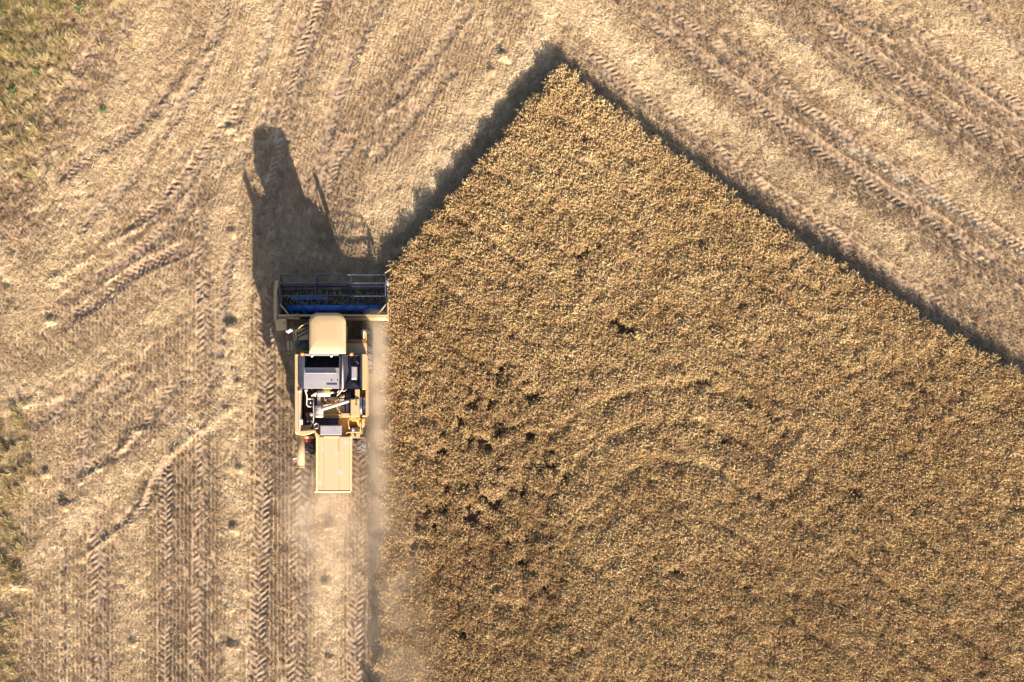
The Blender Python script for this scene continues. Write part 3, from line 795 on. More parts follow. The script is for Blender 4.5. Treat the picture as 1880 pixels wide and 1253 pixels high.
YEL = paint('dusty_yellow_paint', (.47, .30, .13), (.45, .305, .155), .5, dust=.75, dustcol=(.46, .335, .21))
YELB = paint('scuffed_yellow_paint', (.325, .212, .112), (.315, .215, .13), .6, dust=.75, dustcol=(.342, .225, .136), scuff=(.30, .25, .28))
YELO = paint('oily_amber_paint', (.50, .24, .03), (.42, .22, .05), .35, dust=.3)
ROOFM = paint('pale_cab_roof_paint', (.43, .295, .155), (.42, .295, .17), .5, dust=.6, dustcol=(.43, .292, .175), scale=1.2)
GALV = paint('dusty_galvanised_steel', (.27, .25, .28), (.32, .29, .30), .45, metal=.1, dust=.6, dustcol=(.40, .34, .31))
DARKM = paint('dark_blue_grey_steel', (.045, .05, .085), (.07, .075, .11), .35, metal=.5, dust=.35, dustcol=(.25, .21, .2))
REELM = paint('worn_navy_steel', (.010, .018, .05), (.018, .026, .06), .4, dust=.03, spec=.4)
b_ = REELM.node_tree.nodes['Principled BSDF']; b_.inputs['Coat Weight'].default_value = .8; b_.inputs['Coat Roughness'].default_value = .16; b_.inputs['Coat IOR'].default_value = 1.55
BRIGHT = paint('bright_worn_steel', (.62, .62, .66), (.5, .5, .55), .25, metal=.8, dust=.15)
BLUE = paint('blue_auger_paint', (.008, .10, .36), (.012, .125, .42), .38, dust=.15, spec=.4)
BLACK = paint('black_grimy_rubber', (.018, .017, .018), (.03, .028, .028), .7, dust=.25, dustcol=(.18, .13, .1))
TYRE = paint('dusty_tyre_rubber', (.03, .028, .028), (.05, .045, .042), .8, dust=.9, dustcol=(.26, .21, .18))
PINK = paint('dusty_silencer_metal', (.44, .35, .31), (.48, .39, .34), .55, dust=.5, dustcol=(.48, .38, .31))
OLV = paint('olive_paint', (.28, .19, .05), (.24, .16, .05), .6, dust=.2)  # dark olive-yellow paint for hull, deck plates and brackets
RUST = paint('rusty_brown_plate', (.22, .08, .03), (.16, .06, .03), .7, dust=.15)
WHITE = paint('white_plastic', (.75, .73, .70), (.7, .67, .62), .4, dust=.2)
ORANGE = paint('orange_beacon_lens', (.62, .16, .03), (.58, .17, .05), .25, dust=.2, spec=.6)
REDM = paint('red_reflector', (.42, .03, .03), (.36, .03, .03), .3, dust=.2)
REELD = paint('dark_navy_reel_tube', (.006, .010, .028), (.010, .014, .035), .45, dust=.02, spec=.3)
def glass_mat():
    k = NT('tinted_cab_glass'); k.base((.02, .03, .035)); k.set(rough=.06, spec=.6); k.b.inputs['Transmission Weight'].default_value = .3
    return k.m
GLASS = glass_mat()

ROOT = P(607, 700, 0) ; ROOT = Vector((P(607, 700, 2.95).x, P(607, 700, 2.95).y, 0))
hv = bpy.data.objects.new('combine_harvester', None); COL.objects.link(hv); hv.location = ROOT
tag(hv, 'yellow combine harvester with blue auger header cutting along the wheat edge', 'combine harvester')

Z2 = lambda u, v: (480 + u / 6.265, 620 + v / 6.265)      # close-up of tank and engine
Z1 = lambda u, v: (480 + u / 6.265, 480 + v / 6.265)      # close-up of header and cab
Z5 = lambda u, v: (540 + u / 11.393, 705 + v / 11.393)    # close-up of the engine deck
def pb(mb, z0, z1, a, b): return mb.pbox(a[0], a[1], b[0], b[1], z0, z1)
def pt(c, z): return P(c[0], c[1], z)

# -- hull and sides
a, b = P(549, 652, 2.95), P(665, 800, 2.95)
HX0, HX1, HY1, HY0 = a.x, b.x, a.y, b.y
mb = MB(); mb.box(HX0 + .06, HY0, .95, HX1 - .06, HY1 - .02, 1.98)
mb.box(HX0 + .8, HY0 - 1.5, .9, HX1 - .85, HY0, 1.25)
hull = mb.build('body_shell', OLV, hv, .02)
mb = MB(); pb(mb, 1.05, 2.95, (541, 650), (548.6, 796)); mb.pbox(541.6, 650.5, 547.5, 653, 2.9, 3.0)
left = mb.build('side_panel', YEL, hv, .03)
mb = MB(); pb(mb, 2.6, 2.97, (548.7, 718), (550.3, 792)); mb.build('panel_edge_rail', PINK, hv, .01)
mb = MB(); pb(mb, 1.05, 2.95, (664.8, 650), (673, 716)); pb(mb, 1.05, 2.95, (671, 716), (673, 766)); pb(mb, 1.05, 2.95, (664.8, 762), (671, 766))
mb.build('side_panel', YEL, hv, .02)
mb = MB()
for k in range(4):
    y = P(0, 665 + k * 30, 2).y; mb.box(HX0 - .165, y - .02, 1.1, HX0 - .15, y + .02, 2.8)
mb.build('panel_seam', OLV, left)
mb = MB()
c = P(549.8, 718, 3.0); mb.lathe_z(c.x, c.y, 2.95, [(0.0, .06), (.06, .05), (.07, 0)], 10); mb.build('latch_knob', PINK, hv, smooth=True)
mb = MB()
for v in (765, 800, 835):
    q = pt(Z5(138, v), 2.9); mb.box(q.x - .07, q.y - .025, 2.82, q.x + .07, q.y + .025, 2.93)
mb.build('panel_hinge', WHITE, hv, .01)

# -- cab
def rounded_rect(px0, py0, px1, py1, z, rf, rr, bulge=0.0, n=8):
    a = P(px0, py0, z); b = P(px1, py1, z); x0, x1, y1, y0 = a.x, b.x, a.y, b.y
    out = []
    for cx, cy, r, s in ((x1 - rr, y0 + rr, rr, -90), (x1 - rf, y1 - rf, rf, 0), (x0 + rf, y1 - rf, rf, 90), (x0 + rr, y0 + rr, rr, 180)):
        for k in range(n + 1):
            t = R(s + 90 * k / n); out.append((cx + r * math.cos(t), cy + r * math.sin(t)))
    if bulge:
        xm = (x0 + x1) / 2; hw = (x1 - x0) / 2
        out = [(x, y + (bulge * (1 - ((x - xm) / hw) ** 2) if y > y1 - rf * 1.01 else 0)) for x, y in out]
    return out
def roof_mesh():
    mb = MB(); rings = []
    xm = P(601, 612, 3.7)
    for z, sx, sy, dy in ((3.42, .965, .96, 0), (3.46, 1.0, 1.0, 0), (3.56, 1.0, 1.0, 0), (3.65, .985, .985, .01), (3.70, .94, .93, .03), (3.735, .80, .74, .06), (3.75, .5, .42, .08)):
        ring = rounded_rect(567.3, 577.5, 634.8, 649.6, 3.6, .30, .035, .07)
        c = P(601, 613, 3.6)
        rings.append([(c.x + (x - c.x) * sx, c.y + dy + (y - c.y) * sy, z) for x, y in ring])
    n = len(rings[0]); vs = [p for r in rings for p in r]; fs = []
    for i in range(len(rings) - 1):
        for k in range(n): fs.append((i * n + k, i * n + (k + 1) % n, (i + 1) * n + (k + 1) % n, (i + 1) * n + k))
    fs.append(tuple(range(n))[::-1]); fs.append(tuple((len(rings) - 1) * n + k for k in range(n)))
    mb.add(vs, fs); return mb
CX0, CX1 = P(570, 0, 3.4).x, P(632, 0, 3.4).x; CY1, CY0 = P(0, 584, 3.4).y, P(0, 646, 3.4).y
mb = MB(); mb.box(CX0, CY0, 1.75, CX1, CY1 - .15, 2.0); mb.box(CX0, CY0, 2.0, CX1, CY0 + .06, 2.7)
cab = mb.build('cab', YEL, hv, .02)
roof = roof_mesh().build('cab_roof', ROOFM, cab, smooth=True)
mb = MB()
for x in (0.93,):
    pass
for sx in (CX0, CX1):
    mb = MB(); mb.tube([(sx + (.04 if sx == CX0 else -.04), CY0 + .04, 2.0), (sx + (.04 if sx == CX0 else -.04), CY0 + .04, 3.44)], .045, 6); mb.build('cab_post', BLACK, cab)
    mb = MB(); mb.tube([(sx + (.04 if sx == CX0 else -.04), CY1 - .12, 2.0), (sx + (.05 if sx == CX0 else -.05), CY1 - .05, 3.44)], .04, 6); mb.build('cab_post', BLACK, cab)
for sx in (CX0 + .02, CX1 - .035):
    mb = MB(); mb.box(sx, CY0 + .09, 2.02, sx + .015, CY1 - .14, 3.43); mb.build('side_window', GLASS, cab)
mb = MB(); mb.hexa([(CX0 + .09, CY1 - .13, 2.02), (CX1 - .09, CY1 - .13, 2.02), (CX1 - .09, CY1 - .12, 2.02), (CX0 + .09, CY1 - .12, 2.02),
                    (CX0 + .09, CY1 - .06, 3.43), (CX1 - .09, CY1 - .06, 3.43), (CX1 - .09, CY1 - .05, 3.43), (CX0 + .09, CY1 - .05, 3.43)]); mb.build('windscreen', GLASS, cab)
mb = MB(); mb.box(CX0 + .09, CY0 + .01, 2.72, CX1 - .09, CY0 + .025, 3.43); mb.build('rear_window', GLASS, cab)

# -- right platform beside the cab
mb = MB(); pb(mb, 2.35, 2.5, (633, 630), (673.2, 650)); mb.build('cab_platform', YEL, hv, .015)
mb = MB(); pb(mb, 2.25, 2.53, (632, 623.5), (672, 629.6)); mb.build('platform_edge', RUST, hv, .01)
mb = MB(); pb(mb, 1.1, 2.35, (664, 606), (672, 623)); mb.build('platform_bracket', YEL, hv, .02)
mb = MB(); mb.tube([pt((668, 622), 2.5), pt((667.5, 610), 2.75), pt((669.5, 608), 2.8), pt((672, 607), 2.9)], .028, 7); mb.build('mirror_arm', YEL, hv, smooth=True)
c = pt((675, 606), 2.75); mb = MB()
mb.hexa([(c.x - .09, c.y - .07, 2.35), (c.x + .11, c.y - .16, 2.35), (c.x + .11, c.y - .1, 2.35), (c.x - .05, c.y + .06, 2.35),
         (c.x - .09, c.y - .07, 3.1), (c.x + .11, c.y - .16, 3.1), (c.x + .11, c.y - .1, 3.1), (c.x - .05, c.y + .06, 3.1)])
mb.build('mirror', BLACK, hv, .02)
mb = MB(); mb.pbox(653, 616, 667, 623, 1.7, 2.1); mb.build('hydraulic_block', BLACK, hv, .03)

# -- left platform, steps, rails
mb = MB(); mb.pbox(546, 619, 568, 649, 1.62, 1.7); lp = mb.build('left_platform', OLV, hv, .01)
mb = MB()
for k in range(8):
    mb.pbox(549, 627 + k * 2.2, 567, 628.3 + k * 2.2, 1.72, 1.76)
tr = mb.build('platform_grating', DARKM, hv); tag(tr, kind='stuff')
mb = MB(); mb.prism([tuple(pt(q, 1.95).to_2d()) for q in ((549, 620), (566, 613), (566, 624), (548, 624.5))], 1.72, 1.95); mb.build('step_guard', YEL, hv, .01)
for pts in ([(543, 609, 2.6), (548, 603.5, 2.7), (553, 598.5, 2.75), (566, 593.5, 2.8)], [(545, 609.5, 2.2), (556, 605, 2.25), (566, 600, 2.3)], [(546, 617, 1.9), (556, 611.5, 1.95), (566, 607, 2.0)],
            [(538.3, 611.5, 2.2), (540, 610.5, 2.6), (543, 609.5, 2.6), (544.2, 623, 2.55), (543.6, 625, 2.4), (540.4, 624, 2.2), (538.3, 611.5, 2.2)]):
    mb = MB(); mb.tube([P(*p) for p in pts], .021, 7); mb.build('hand_rail', YEL, hv, smooth=True)
lad = MB(); lad.pbox(526.8, 626, 531.5, 642, 1.05, 1.35); lad.pbox(533.2, 626, 536.6, 642, 1.05, 1.35); lad = lad.build('ladder', YEL, hv, .015)
for k in range(3):
    mb = MB(); mb.pbox(531.6, 628 + 5 * k, 533.1, 630 + 5 * k, 1.15, 1.2); mb.build('rung', DARKM, lad)
mb = MB(); mb.pbox(537, 626, 549, 642.5, 1.2, 1.6); bx = mb.build('tool_box', OLV, hv, .02)
mb = MB(); mb.pbox(539.5, 627.5, 545, 634, 1.6, 1.66); mb.build('box_lid', BLUE, bx, .01)
mb = MB(); mb.prism([tuple(pt(q, 2.6).to_2d()) for q in ((541, 648), (544, 643), (553, 642.5), (562, 645.5), (567, 643), (567, 649.5), (541, 650))], 2.2, 2.6); mb.build('tank_step_bracket', OLV, hv, .02)
mb = MB()
for q in (((527, 609.5), (534.5, 605.2)), ((528.5, 611.2), (536.5, 606.6))):
    mb.tube([pt(q[0], 3.05), pt(q[1], 3.15)], .035, 6)
c = pt((531.5, 608), 2.9); mb.hexa([(c.x - .1, c.y - .06, 2.5), (c.x + .1, c.y + .05, 2.5), (c.x + .08, c.y + .09, 2.5), (c.x - .12, c.y - .02, 2.5),
                                  (c.x - .1, c.y - .06, 3.08), (c.x + .1, c.y + .05, 3.08), (c.x + .08, c.y + .09, 3.08), (c.x - .12, c.y - .02, 3.08)])
mb.build('mirror', WHITE, hv, .01)
mb = MB(); mb.tube([pt((536, 607), 3.0), pt((543, 606), 3.0), pt((566, 600), 3.3)], .018, 6); mb.build('mirror_arm', BLACK, hv)

# -- grain tank
TZ = 3.05
tank = MB(); pb(tank, 1.99, TZ, (549.3, 649.8), (552.5, 713.5)); pb(tank, 1.99, TZ, (552.5, 649.8), (664.6, 651.6)); pb(tank, 1.99, TZ, (661.8, 651.6), (664.6, 713.5)); pb(tank, 1.99, TZ, (552.5, 711.2), (661.8, 713.5))
tank = tank.build('grain_tank', DARKM, hv, .012)
mb = MB(); mb.box(HX0 + .1, P(0, 711, TZ).y, 2.0, HX1 - .1, P(0, 652, TZ).y, 2.03); mb.build('tank_floor', BLACK, tank)
mb = MB(); pb(mb, 2.4, TZ + .02, (552.6, 651.7), (559.2, 711)); mb.build('tank_left_cover', DARKM, tank, .02)
mb = MB(); pb(mb, 2.2, TZ + .03, Z2(498, 186), Z2(890, 205)); mb.build('tank_front_beam', GALV, tank, .01)
for u in (580, 803):
    mb = MB(); c = pt(Z2(u, 212), TZ); mb.lathe_z(c.x, c.y, TZ - .02, [(0, .06), (.04, .055), (.05, 0)], 10); mb.build('bolt_cap', WHITE, tank, smooth=True)
lid = MB()
lz = TZ + .05
A0, A1 = pt(Z2(486, 347), lz), pt(Z2(893, 408), lz); B1 = pt(Z2(893, 588), lz)
lid.box(A0.x, B1.y, lz - .06, A1.x, A1.y - .04, lz); lid.hexa([(A0.x, A1.y - .04, lz - .06), (A1.x, A1.y - .04, lz - .06), (A1.x, A0.y, lz - .1), (A0.x, A0.y, lz - .1),
                                              (A0.x, A1.y - .04, lz), (A1.x, A1.y - .04, lz), (A1.x, A0.y, lz - .035), (A0.x, A0.y, lz - .035)])
lid = lid.build('tank_lid', GALV, tank, .008)
mb = MB(); c = pt(Z2(508, 404), lz); d = pt(Z2(868, 416), lz); mb.box(c.x, d.y, lz, d.x, c.y, lz + .05); mb.build('lid_rib', GALV, lid, .015)
mb = MB(); c = pt(Z2(750, 538), lz); d = pt(Z2(875, 545), lz); mb.box(c.x, d.y, lz, d.x, c.y, lz + .03); mb.build('lid_rib', DARKM, lid, .01)
for u in (808, 878):
    mb = MB(); c = pt(Z2(u, 494), lz); mb.lathe_z(c.x, c.y, lz, [(0, .02), (.022, .02), (.026, 0)], 8); mb.build('lid_bolt', DARKM, lid)
mb = MB(); pb(mb, 2.3, TZ + .02, Z2(892, 206), Z2(921, 590)); mb.build('tank_divider', DARKM, tank, .015)
mb = MB(); mb.tube([pt(Z2(933, 200), TZ + .1), pt(Z2(933, 585), TZ + .1)], .028, 8); mb.build('tank_hose', PINK, tank, smooth=True)
cv = MB()
z = TZ + .03
q = [Z2(945, 200), Z2(1150, 200), Z2(1150, 588), Z2(945, 588)]
zr = z - .30
O = [pt(c, z) for c in q]
I = [pt(Z2(1005, 215), zr), pt(Z2(1108, 215), zr), pt(Z2(1108, 505), zr), pt(Z2(1010, 480), zr)]
cv.add(O + I, [(0, 1, 5, 4), (1, 2, 6, 5), (2, 3, 7, 6), (3, 0, 4, 7), (4, 5, 6, 7)])
cv = cv.build('tank_side_cover', DARKM, tank)
mb = MB(); w0 = pt(Z2(1022, 330), zr + .26); w1 = pt(Z2(1105, 502), zr + .26)
mb.hexa([(w0.x, w1.y, zr), (w1.x, w1.y, zr), (w1.x, w0.y, zr), (w0.x, w0.y, zr), (w0.x + .05, w1.y + .1, zr + .26), (w1.x - .05, w1.y + .1, zr + .26), (w1.x - .05, w0.y - .02, zr + .26), (w0.x + .05, w0.y - .02, zr + .26)])
mb.build('filler_hump', GALV, cv, .015)
mb = MB(); c = pt(Z2(1055, 270), zr + .04); mb.lathe_z(c.x, c.y, zr + .01, [(0, .02), (.12, .03), (.15, .0)], 18); mb.build('filler_hole_shade', BLACK, cv, smooth=True)  # solid disc, the dark of an open filler is put into its colour
mb = MB(); c = pt(Z2(1075, 250), zr + .12); mb.tube([c, c + Vector((.1, -.1, .02)), c + Vector((.16, -.22, 0))], .03, 6); mb.build('filler_lever', BLACK, cv, smooth=True)
for u in (465, 1030):
    bc = MB(); c = pt(Z2(u, 186), 3.25); bc.lathe_z(c.x, c.y, 3.05, [(0, .2), (.045, .19), (.075, .13), (.08, .0)], 16)
    bc = bc.build('beacon', ORANGE, hv, smooth=True)
    mb = MB(); mb.lathe_z(c.x, c.y, 2.98, [(.06, 0), (.085, .02), (.085, .07), (0, .07)], 14); mb.build('beacon_base', BLACK, bc)

# -- engine deck
mb = MB(); mb.box(HX0 + .08, HY0 + .2, 1.99, HX0 + 1.05, P(0, 714, 2).y, 2.03); mb.build('deck_floor', BLACK, hv)
mb = MB(); pb(mb, 2.0, 2.2, Z5(560, 440), Z5(995, 720)); mb.build('engine_deck_plate', OLV, hv, .01)
mb = MB(); pb(mb, 2.2, 2.27, Z5(600, 640), Z5(985, 660)); mb.build('deck_crossbar', YEL, hv, .01)
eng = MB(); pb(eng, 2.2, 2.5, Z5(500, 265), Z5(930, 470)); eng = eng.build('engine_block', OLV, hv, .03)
mb = MB(); pb(mb, 2.5, 2.62, Z5(705, 285), Z5(930, 345)); pb(mb, 2.45, 2.58, Z5(565, 415), Z5(720, 455)); pb(mb, 2.45, 2.56, Z5(735, 405), Z5(870, 440)); mb.build('rocker_cover', YEL, eng, .03)
mb = MB()
for k in range(6):
    c = pt(Z5(600 + 62 * k, 375), 2.56); mb.box(c.x - .02, c.y - .09, 2.5, c.x + .02, c.y + .09, 2.57)
mb.build('injector_pipes', RUST, eng, .01)
mb = MB(); pb(mb, 2.4, 2.6, Z5(480, 265), Z5(555, 440)); mb.build('intake_manifold', PINK, eng, .04)
mb = MB(); mb.tube([pt(Z5(640, 260), 2.62), pt(Z5(640, 330), 2.68), pt(Z5(730, 420), 2.62)], .025, 6); mb.build('oil_pipe', PINK, eng, smooth=True)
zs = 2.75; y0 = pt(Z5(600, 200), zs)
mb = MB(); a = pt(Z5(482, 200), zs); b = pt(Z5(752, 200), zs); mb.tube([(a.x, a.y, zs - .12), (a.x + .015, a.y, zs - .12), (b.x - .015, a.y, zs - .12), (b.x, a.y, zs - .12)], [.11, .128, .128, .11], 18)
sil = mb.build('exhaust_silencer', PINK, hv, smooth=True)
mb = MB(); mb.tube([pt(Z5(480, 185), 2.65), pt(Z5(440, 205), 2.65), pt(Z5(365, 250), 2.6)], .045, 10); mb.tube([pt(Z5(430, 205), 2.65), pt(Z5(440, 255), 2.55)], .045, 8); mb.build('exhaust_pipe', PINK, sil, smooth=True)
mb = MB(); mb.tube([pt(Z5(750, 190), 2.65), pt(Z5(800, 180), 2.62), pt(Z5(850, 195), 2.5)], .05, 10); mb.build('exhaust_pipe', PINK, sil, smooth=True)
mb = MB(); c = pt(Z5(515, 455), 2.72); d = pt(Z5(515, 708), 2.72); mb.tube([(c.x, c.y, 2.56), (c.x, c.y - .04, 2.56), (c.x, d.y + .04, 2.56), (c.x, d.y, 2.56)], [.13, .16, .16, .13], 20)
fil = mb.build('air_filter', PINK, hv, smooth=True)
mb = MB()
for v in (500, 660):
    d = pt(Z5(515, v), 2.72); mb.tube([(c.x, d.y - .015, 2.56), (c.x, d.y + .015, 2.56)], .168, 20)
mb.build('filter_clamps', BRIGHT, fil)['kind'] = 'stuff'
mb = MB(); mb.tube([pt(Z5(585, 525), 2.66), pt(Z5(640, 512), 2.7), pt(Z5(1080, 375), 2.78), pt(Z5(1160, 355), 2.74)], [.075, .075, .07, .06], 14); mb.build('air_pipe', PINK, fil, smooth=True)
for a_, b_, z0, z1, m, nm in (((930, 460), (1055, 600), 2.2, 2.6, YEL, 'gear_case'), ((1075, 410), (1145, 605), 2.2, 2.55, GALV, 'oil_filter'), ((945, 310), (1040, 410), 2.2, 2.6, PINK, 'compressor'),
                              ((945, 225), (1050, 290), 2.2, 2.6, YEL, 'alternator_guard'), ((1075, 185), (1190, 300), 2.2, 2.5, DARKM, 'coolant_tank'), ((1170, 310), (1365, 705), 2.0, 2.85, YEL, 'radiator_housing'),
                              ((990, 610), (1170, 705), 2.0, 2.75, YEL, 'radiator_side_plate'), ((1270, 110), (1368, 310), 2.0, 2.8, YEL, 'radiator_upper_plate'), ((1378, 125), (1480, 235), 2.0, 2.45, YELO, 'belt_guard')):
    mb = MB(); pb(mb, z0, z1, Z5(*a_), Z5(*b_)); ob = mb.build(nm, m, hv, .025)
    if nm == 'radiator_housing':
        hs = ob
mb = MB(); pb(mb, 2.85, 2.9, Z5(1185, 330), Z5(1260, 690)); mb.build('housing_lid', YEL, hs, .01)
mb = MB(); pb(mb, 2.85, 2.89, Z5(1300, 350), Z5(1320, 440)); pb(mb, 2.85, 2.88, Z5(1285, 445), Z5(1325, 460)); pb(mb, 2.85, 2.88, Z5(1245, 600), Z5(1270, 640)); mb.build('housing_latches', OLV, hs)['kind'] = 'stuff'
# rotary screen drum
c = pt(Z5(1432, 430), 2.75); rw = .10
mb = MB(); mb.lathe_x(c.x, c.y, 2.33, [(-rw, 0), (-rw, .38), (-rw + .012, .405), (rw - .012, .405), (rw, .38), (rw, 0)], 40); drum = mb.build('fan_drum', BRIGHT, hv)
mb = MB(); mb.lathe_x(c.x, c.y, 2.33, [(-.03, .407), (-.028, .412), (.028, .412), (.03, .407)], 40); mb.build('drive_belt', DARKM, drum)
# battery, relay box, hoses
bat = MB(); pb(bat, 2.03, 2.35, Z5(235, 595), Z5(395, 830)); bat = bat.build('battery', BLACK, hv, .02)
for u in (280, 353):
    mb = MB(); c = pt(Z5(u, 787), 2.36); mb.lathe_z(c.x, c.y, 2.35, [(0, .035), (.033, .03), (.038, 0)], 10); mb.build('battery_cap', WHITE, bat, smooth=True)
mb = MB(); mb.tube([pt(Z5(250, 610), 2.38), pt(Z5(270, 650), 2.42), pt(Z5(300, 715), 2.37)], .035, 8); mb.build('battery_cable', RUST, bat, smooth=True)
mb = MB(); c = pt(Z5(345, 640), 2.4); mb.lathe_z(c.x, c.y, 2.35, [(0, .06), (.07, .05), (.08, 0)], 14); mb.build('battery_terminal', PINK, bat, smooth=True)
mb = MB(); pb(mb, 2.03, 2.42, Z5(285, 350), Z5(395, 460)); rb = mb.build('pump_unit', DARKM, hv, .02)
mb = MB(); c = pt(Z5(345, 395), 2.45); mb.lathe_z(c.x, c.y, 2.42, [(0, .08), (.035, .07), (.05, 0)], 12); mb.build('pump_cap', BRIGHT, rb, smooth=True)
mb = MB(); pb(mb, 2.35, 2.5, Z5(280, 295), Z5(400, 335)); mb.build('pump_bracket', PINK, rb, .02)
for pts, r, m in (([(238, 130, 2.95), (245, 185, 2.8), (265, 240, 2.7), (268, 300, 2.6), (262, 440, 2.55), (300, 478, 2.5), (380, 480, 2.45)], .024, PINK), ([(405, 300, 2.6), (405, 500, 2.6), (410, 640, 2.6), (400, 790, 2.6), (365, 850, 2.55), (350, 885, 2.5), (375, 892, 2.45)], .022, PINK),
                  ([(1020, 40, 3.1), (1010, 110, 2.95), (960, 180, 2.8), (895, 250, 2.7)], .024, PINK), ([(1090, 115, 2.8), (1050, 155, 2.85), (990, 140, 2.85), (930, 145, 2.8), (905, 190, 2.75)], .022, PINK),
                  ([(300, 60, 2.7), (420, 150, 2.5), (470, 300, 2.45), (430, 430, 2.4)], .03, BLACK), ([(1200, 120, 2.6), (1160, 200, 2.6), (1250, 280, 2.5)], .03, BLACK), ([(1150, 720, 2.6), (1135, 800, 2.6), (1140, 880, 2.6), (1160, 950, 2.6)], .02, YEL)):
    mb = MB(); mb.tube([pt(Z5(u, v), z) for u, v, z in pts], r, 8); mb.build('hose', m, hv, smooth=True)
mb = MB(); c = pt(Z5(240, 130), 2.98); mb.lathe_z(c.x, c.y, 2.85, [(0, .14), (.06, .12), (.065, 0)], 12); mb.build('breather_cap', PINK, hv, smooth=True)
mb = MB(); mb.pbox(593, 712.6, 608, 714.8, 2.7, 2.98); mb.build('tank_rear_label', paint('lemon_plate', (.62, .50, .06), (.55, .45, .06), .5), hv)
# rear deck
mb = MB(); pb(mb, 1.6, 2.0, Z5(440, 722), Z5(930, 860)); mb.build('rear_deck_plate', DARKM, hv, .01)
mb = MB(); pb(mb, 1.5, 2.1, Z5(925, 722), Z5(1110, 1085)); pb(mb, 1.5, 2.15, Z5(1110, 722), Z5(1145, 1000)); mb.build('elevator_housing', YELO, hv, .02)
mb = MB(); a = pt(Z5(1145, 722), 2.3); b = pt(Z5(1400, 900), 2.1)
mb.hexa([(a.x, b.y, 1.3), (b.x, b.y, 1.3), (b.x, a.y, 1.3), (a.x, a.y, 1.3), (a.x, b.y, 2.0), (b.x, b.y, 2.0), (b.x, a.y, 2.3), (a.x, a.y, 2.3)]); mb.build('elevator_cover', YELO, hv, .02)
mb = MB(); pb(mb, 1.6, 2.35, Z5(1410, 735), Z5(1460, 910)); mb.build('elevator_plate', YEL, hv, .015)
bk = MB(); pb(bk, 1.5, 2.3, Z5(1175, 905), Z5(1345, 1000)); bk = bk.build('fuel_tank_top', BLACK, hv, .015)
mb = MB(); c = pt(Z5(1228, 958), 2.36); mb.lathe_z(c.x, c.y, 2.3, [(0, .06), (.05, .055), (.062, .03), (.066, 0)], 16); mb.build('fuel_cap', BRIGHT, bk, smooth=True)
mb = MB(); mb.tube([pt(Z5(1085, 1050), 2.3), pt(Z5(1105, 1020), 2.42), pt(Z5(1160, 1012), 2.45), pt(Z5(1385, 1010), 2.45), pt(Z5(1388, 905), 2.45), pt(Z5(1350, 740), 2.4)], .024, 8); mb.build('rear_hand_rail', YEL, hv, smooth=True)
mb = MB(); pb(mb, 1.9, 2.2, Z5(1165, 1030), Z5(1370, 1125)); mb.prism([tuple(pt(Z5(*q), 2.2).to_2d()) for q in ((1165, 1126), (1480, 1126), (1480, 1138), (1165, 1138))], 2.12, 2.2); bb = mb.build('rear_bracket', YEL, hv, .01)
mb = MB(); pb(mb, 2.2, 2.24, Z5(1262, 1075), Z5(1300, 1105)); mb.build('bracket_catch', BLACK, bb)
mb = MB(); pb(mb, 2.08, 2.18, Z5(1470, 1140), Z5(1500, 1170)); mb.build('tail_light', REDM, hv, .01)
mb = MB(); pb(mb, 2.0, 2.62, Z5(540, 872), Z5(988, 1075)); gb = mb.build('rear_cover_box', GALV, hv, .012)
mb = MB(); pb(mb, 2.62, 2.64, Z5(552, 882), Z5(976, 1066)); mb.build('cover_lid', GALV, gb, .006)
mb = MB(); c = pt(Z5(465, 880), 2.4)
for k in range(7):
    t = k * 0.9; mb.tube([c + Vector((.11 * math.cos(t), .11 * math.sin(t), 0)), c + Vector((.11 * math.cos(t + .9), .11 * math.sin(t + .9), .03)), c + Vector((.06 * math.cos(t + 2), .06 * math.sin(t + 2), -.05))], .022, 6)
mb.tube([c + Vector((-.05, -.05, 0)), c + Vector((-.12, -.22, .05))], .035, 6); mb.build('auger_linkage', PINK, hv, smooth=True)
# unloading auger
mb = MB(); mb.prism([tuple(pt(Z5(*q), 2.75).to_2d()) for q in ((15, 1020), (35, 1000), (100, 985), (400, 958), (440, 985), (425, 1015), (300, 1065), (200, 1085), (30, 1060))], 2.3, 2.75)
ua = mb.build('unloading_auger', YEL, hv, .04)
mb = MB(); mb.prism([tuple(pt(Z5(*q), 2.6).to_2d()) for q in ((85, 880), (270, 945), (410, 962), (100, 985), (60, 950))], 2.1, 2.6); mb.build('auger_elbow_plate', YEL, ua, .02)
a = pt((551.3, 797), 2.55); b = pt((551.3, 857.5), 2.45)
mb = MB(); mb.tube([(a.x, a.y, 2.38), (b.x, b.y, 2.28)], .148, 22); mb.build('auger_tube', YELB, ua, smooth=True)
mb = MB(); mb.tube([(b.x, b.y + .012, 2.28), (b.x, b.y - .03, 2.278)], .165, 22); mb.build('tube_flange', YEL, ua)
mb = MB(); c = pt((541, 842), 2.3); mb.tube([c, c + Vector((.12, .05, 0))], .05, 8); mb.tube([c + Vector((-.03, -.05, 0)), c + Vector((-.03, .08, 0))], .03, 6); mb.build('tube_latch', GALV, ua, smooth=True)
mb = MB(); mb.pbox(559, 801, 577, 806, 1.2, 1.75); rbk = mb.build('lamp_bracket', YEL, hv, .01)
mb = MB(); mb.pbox(560.5, 806.2, 571, 812, 1.3, 1.6); mb.build('tail_light', REDM, rbk, .015)
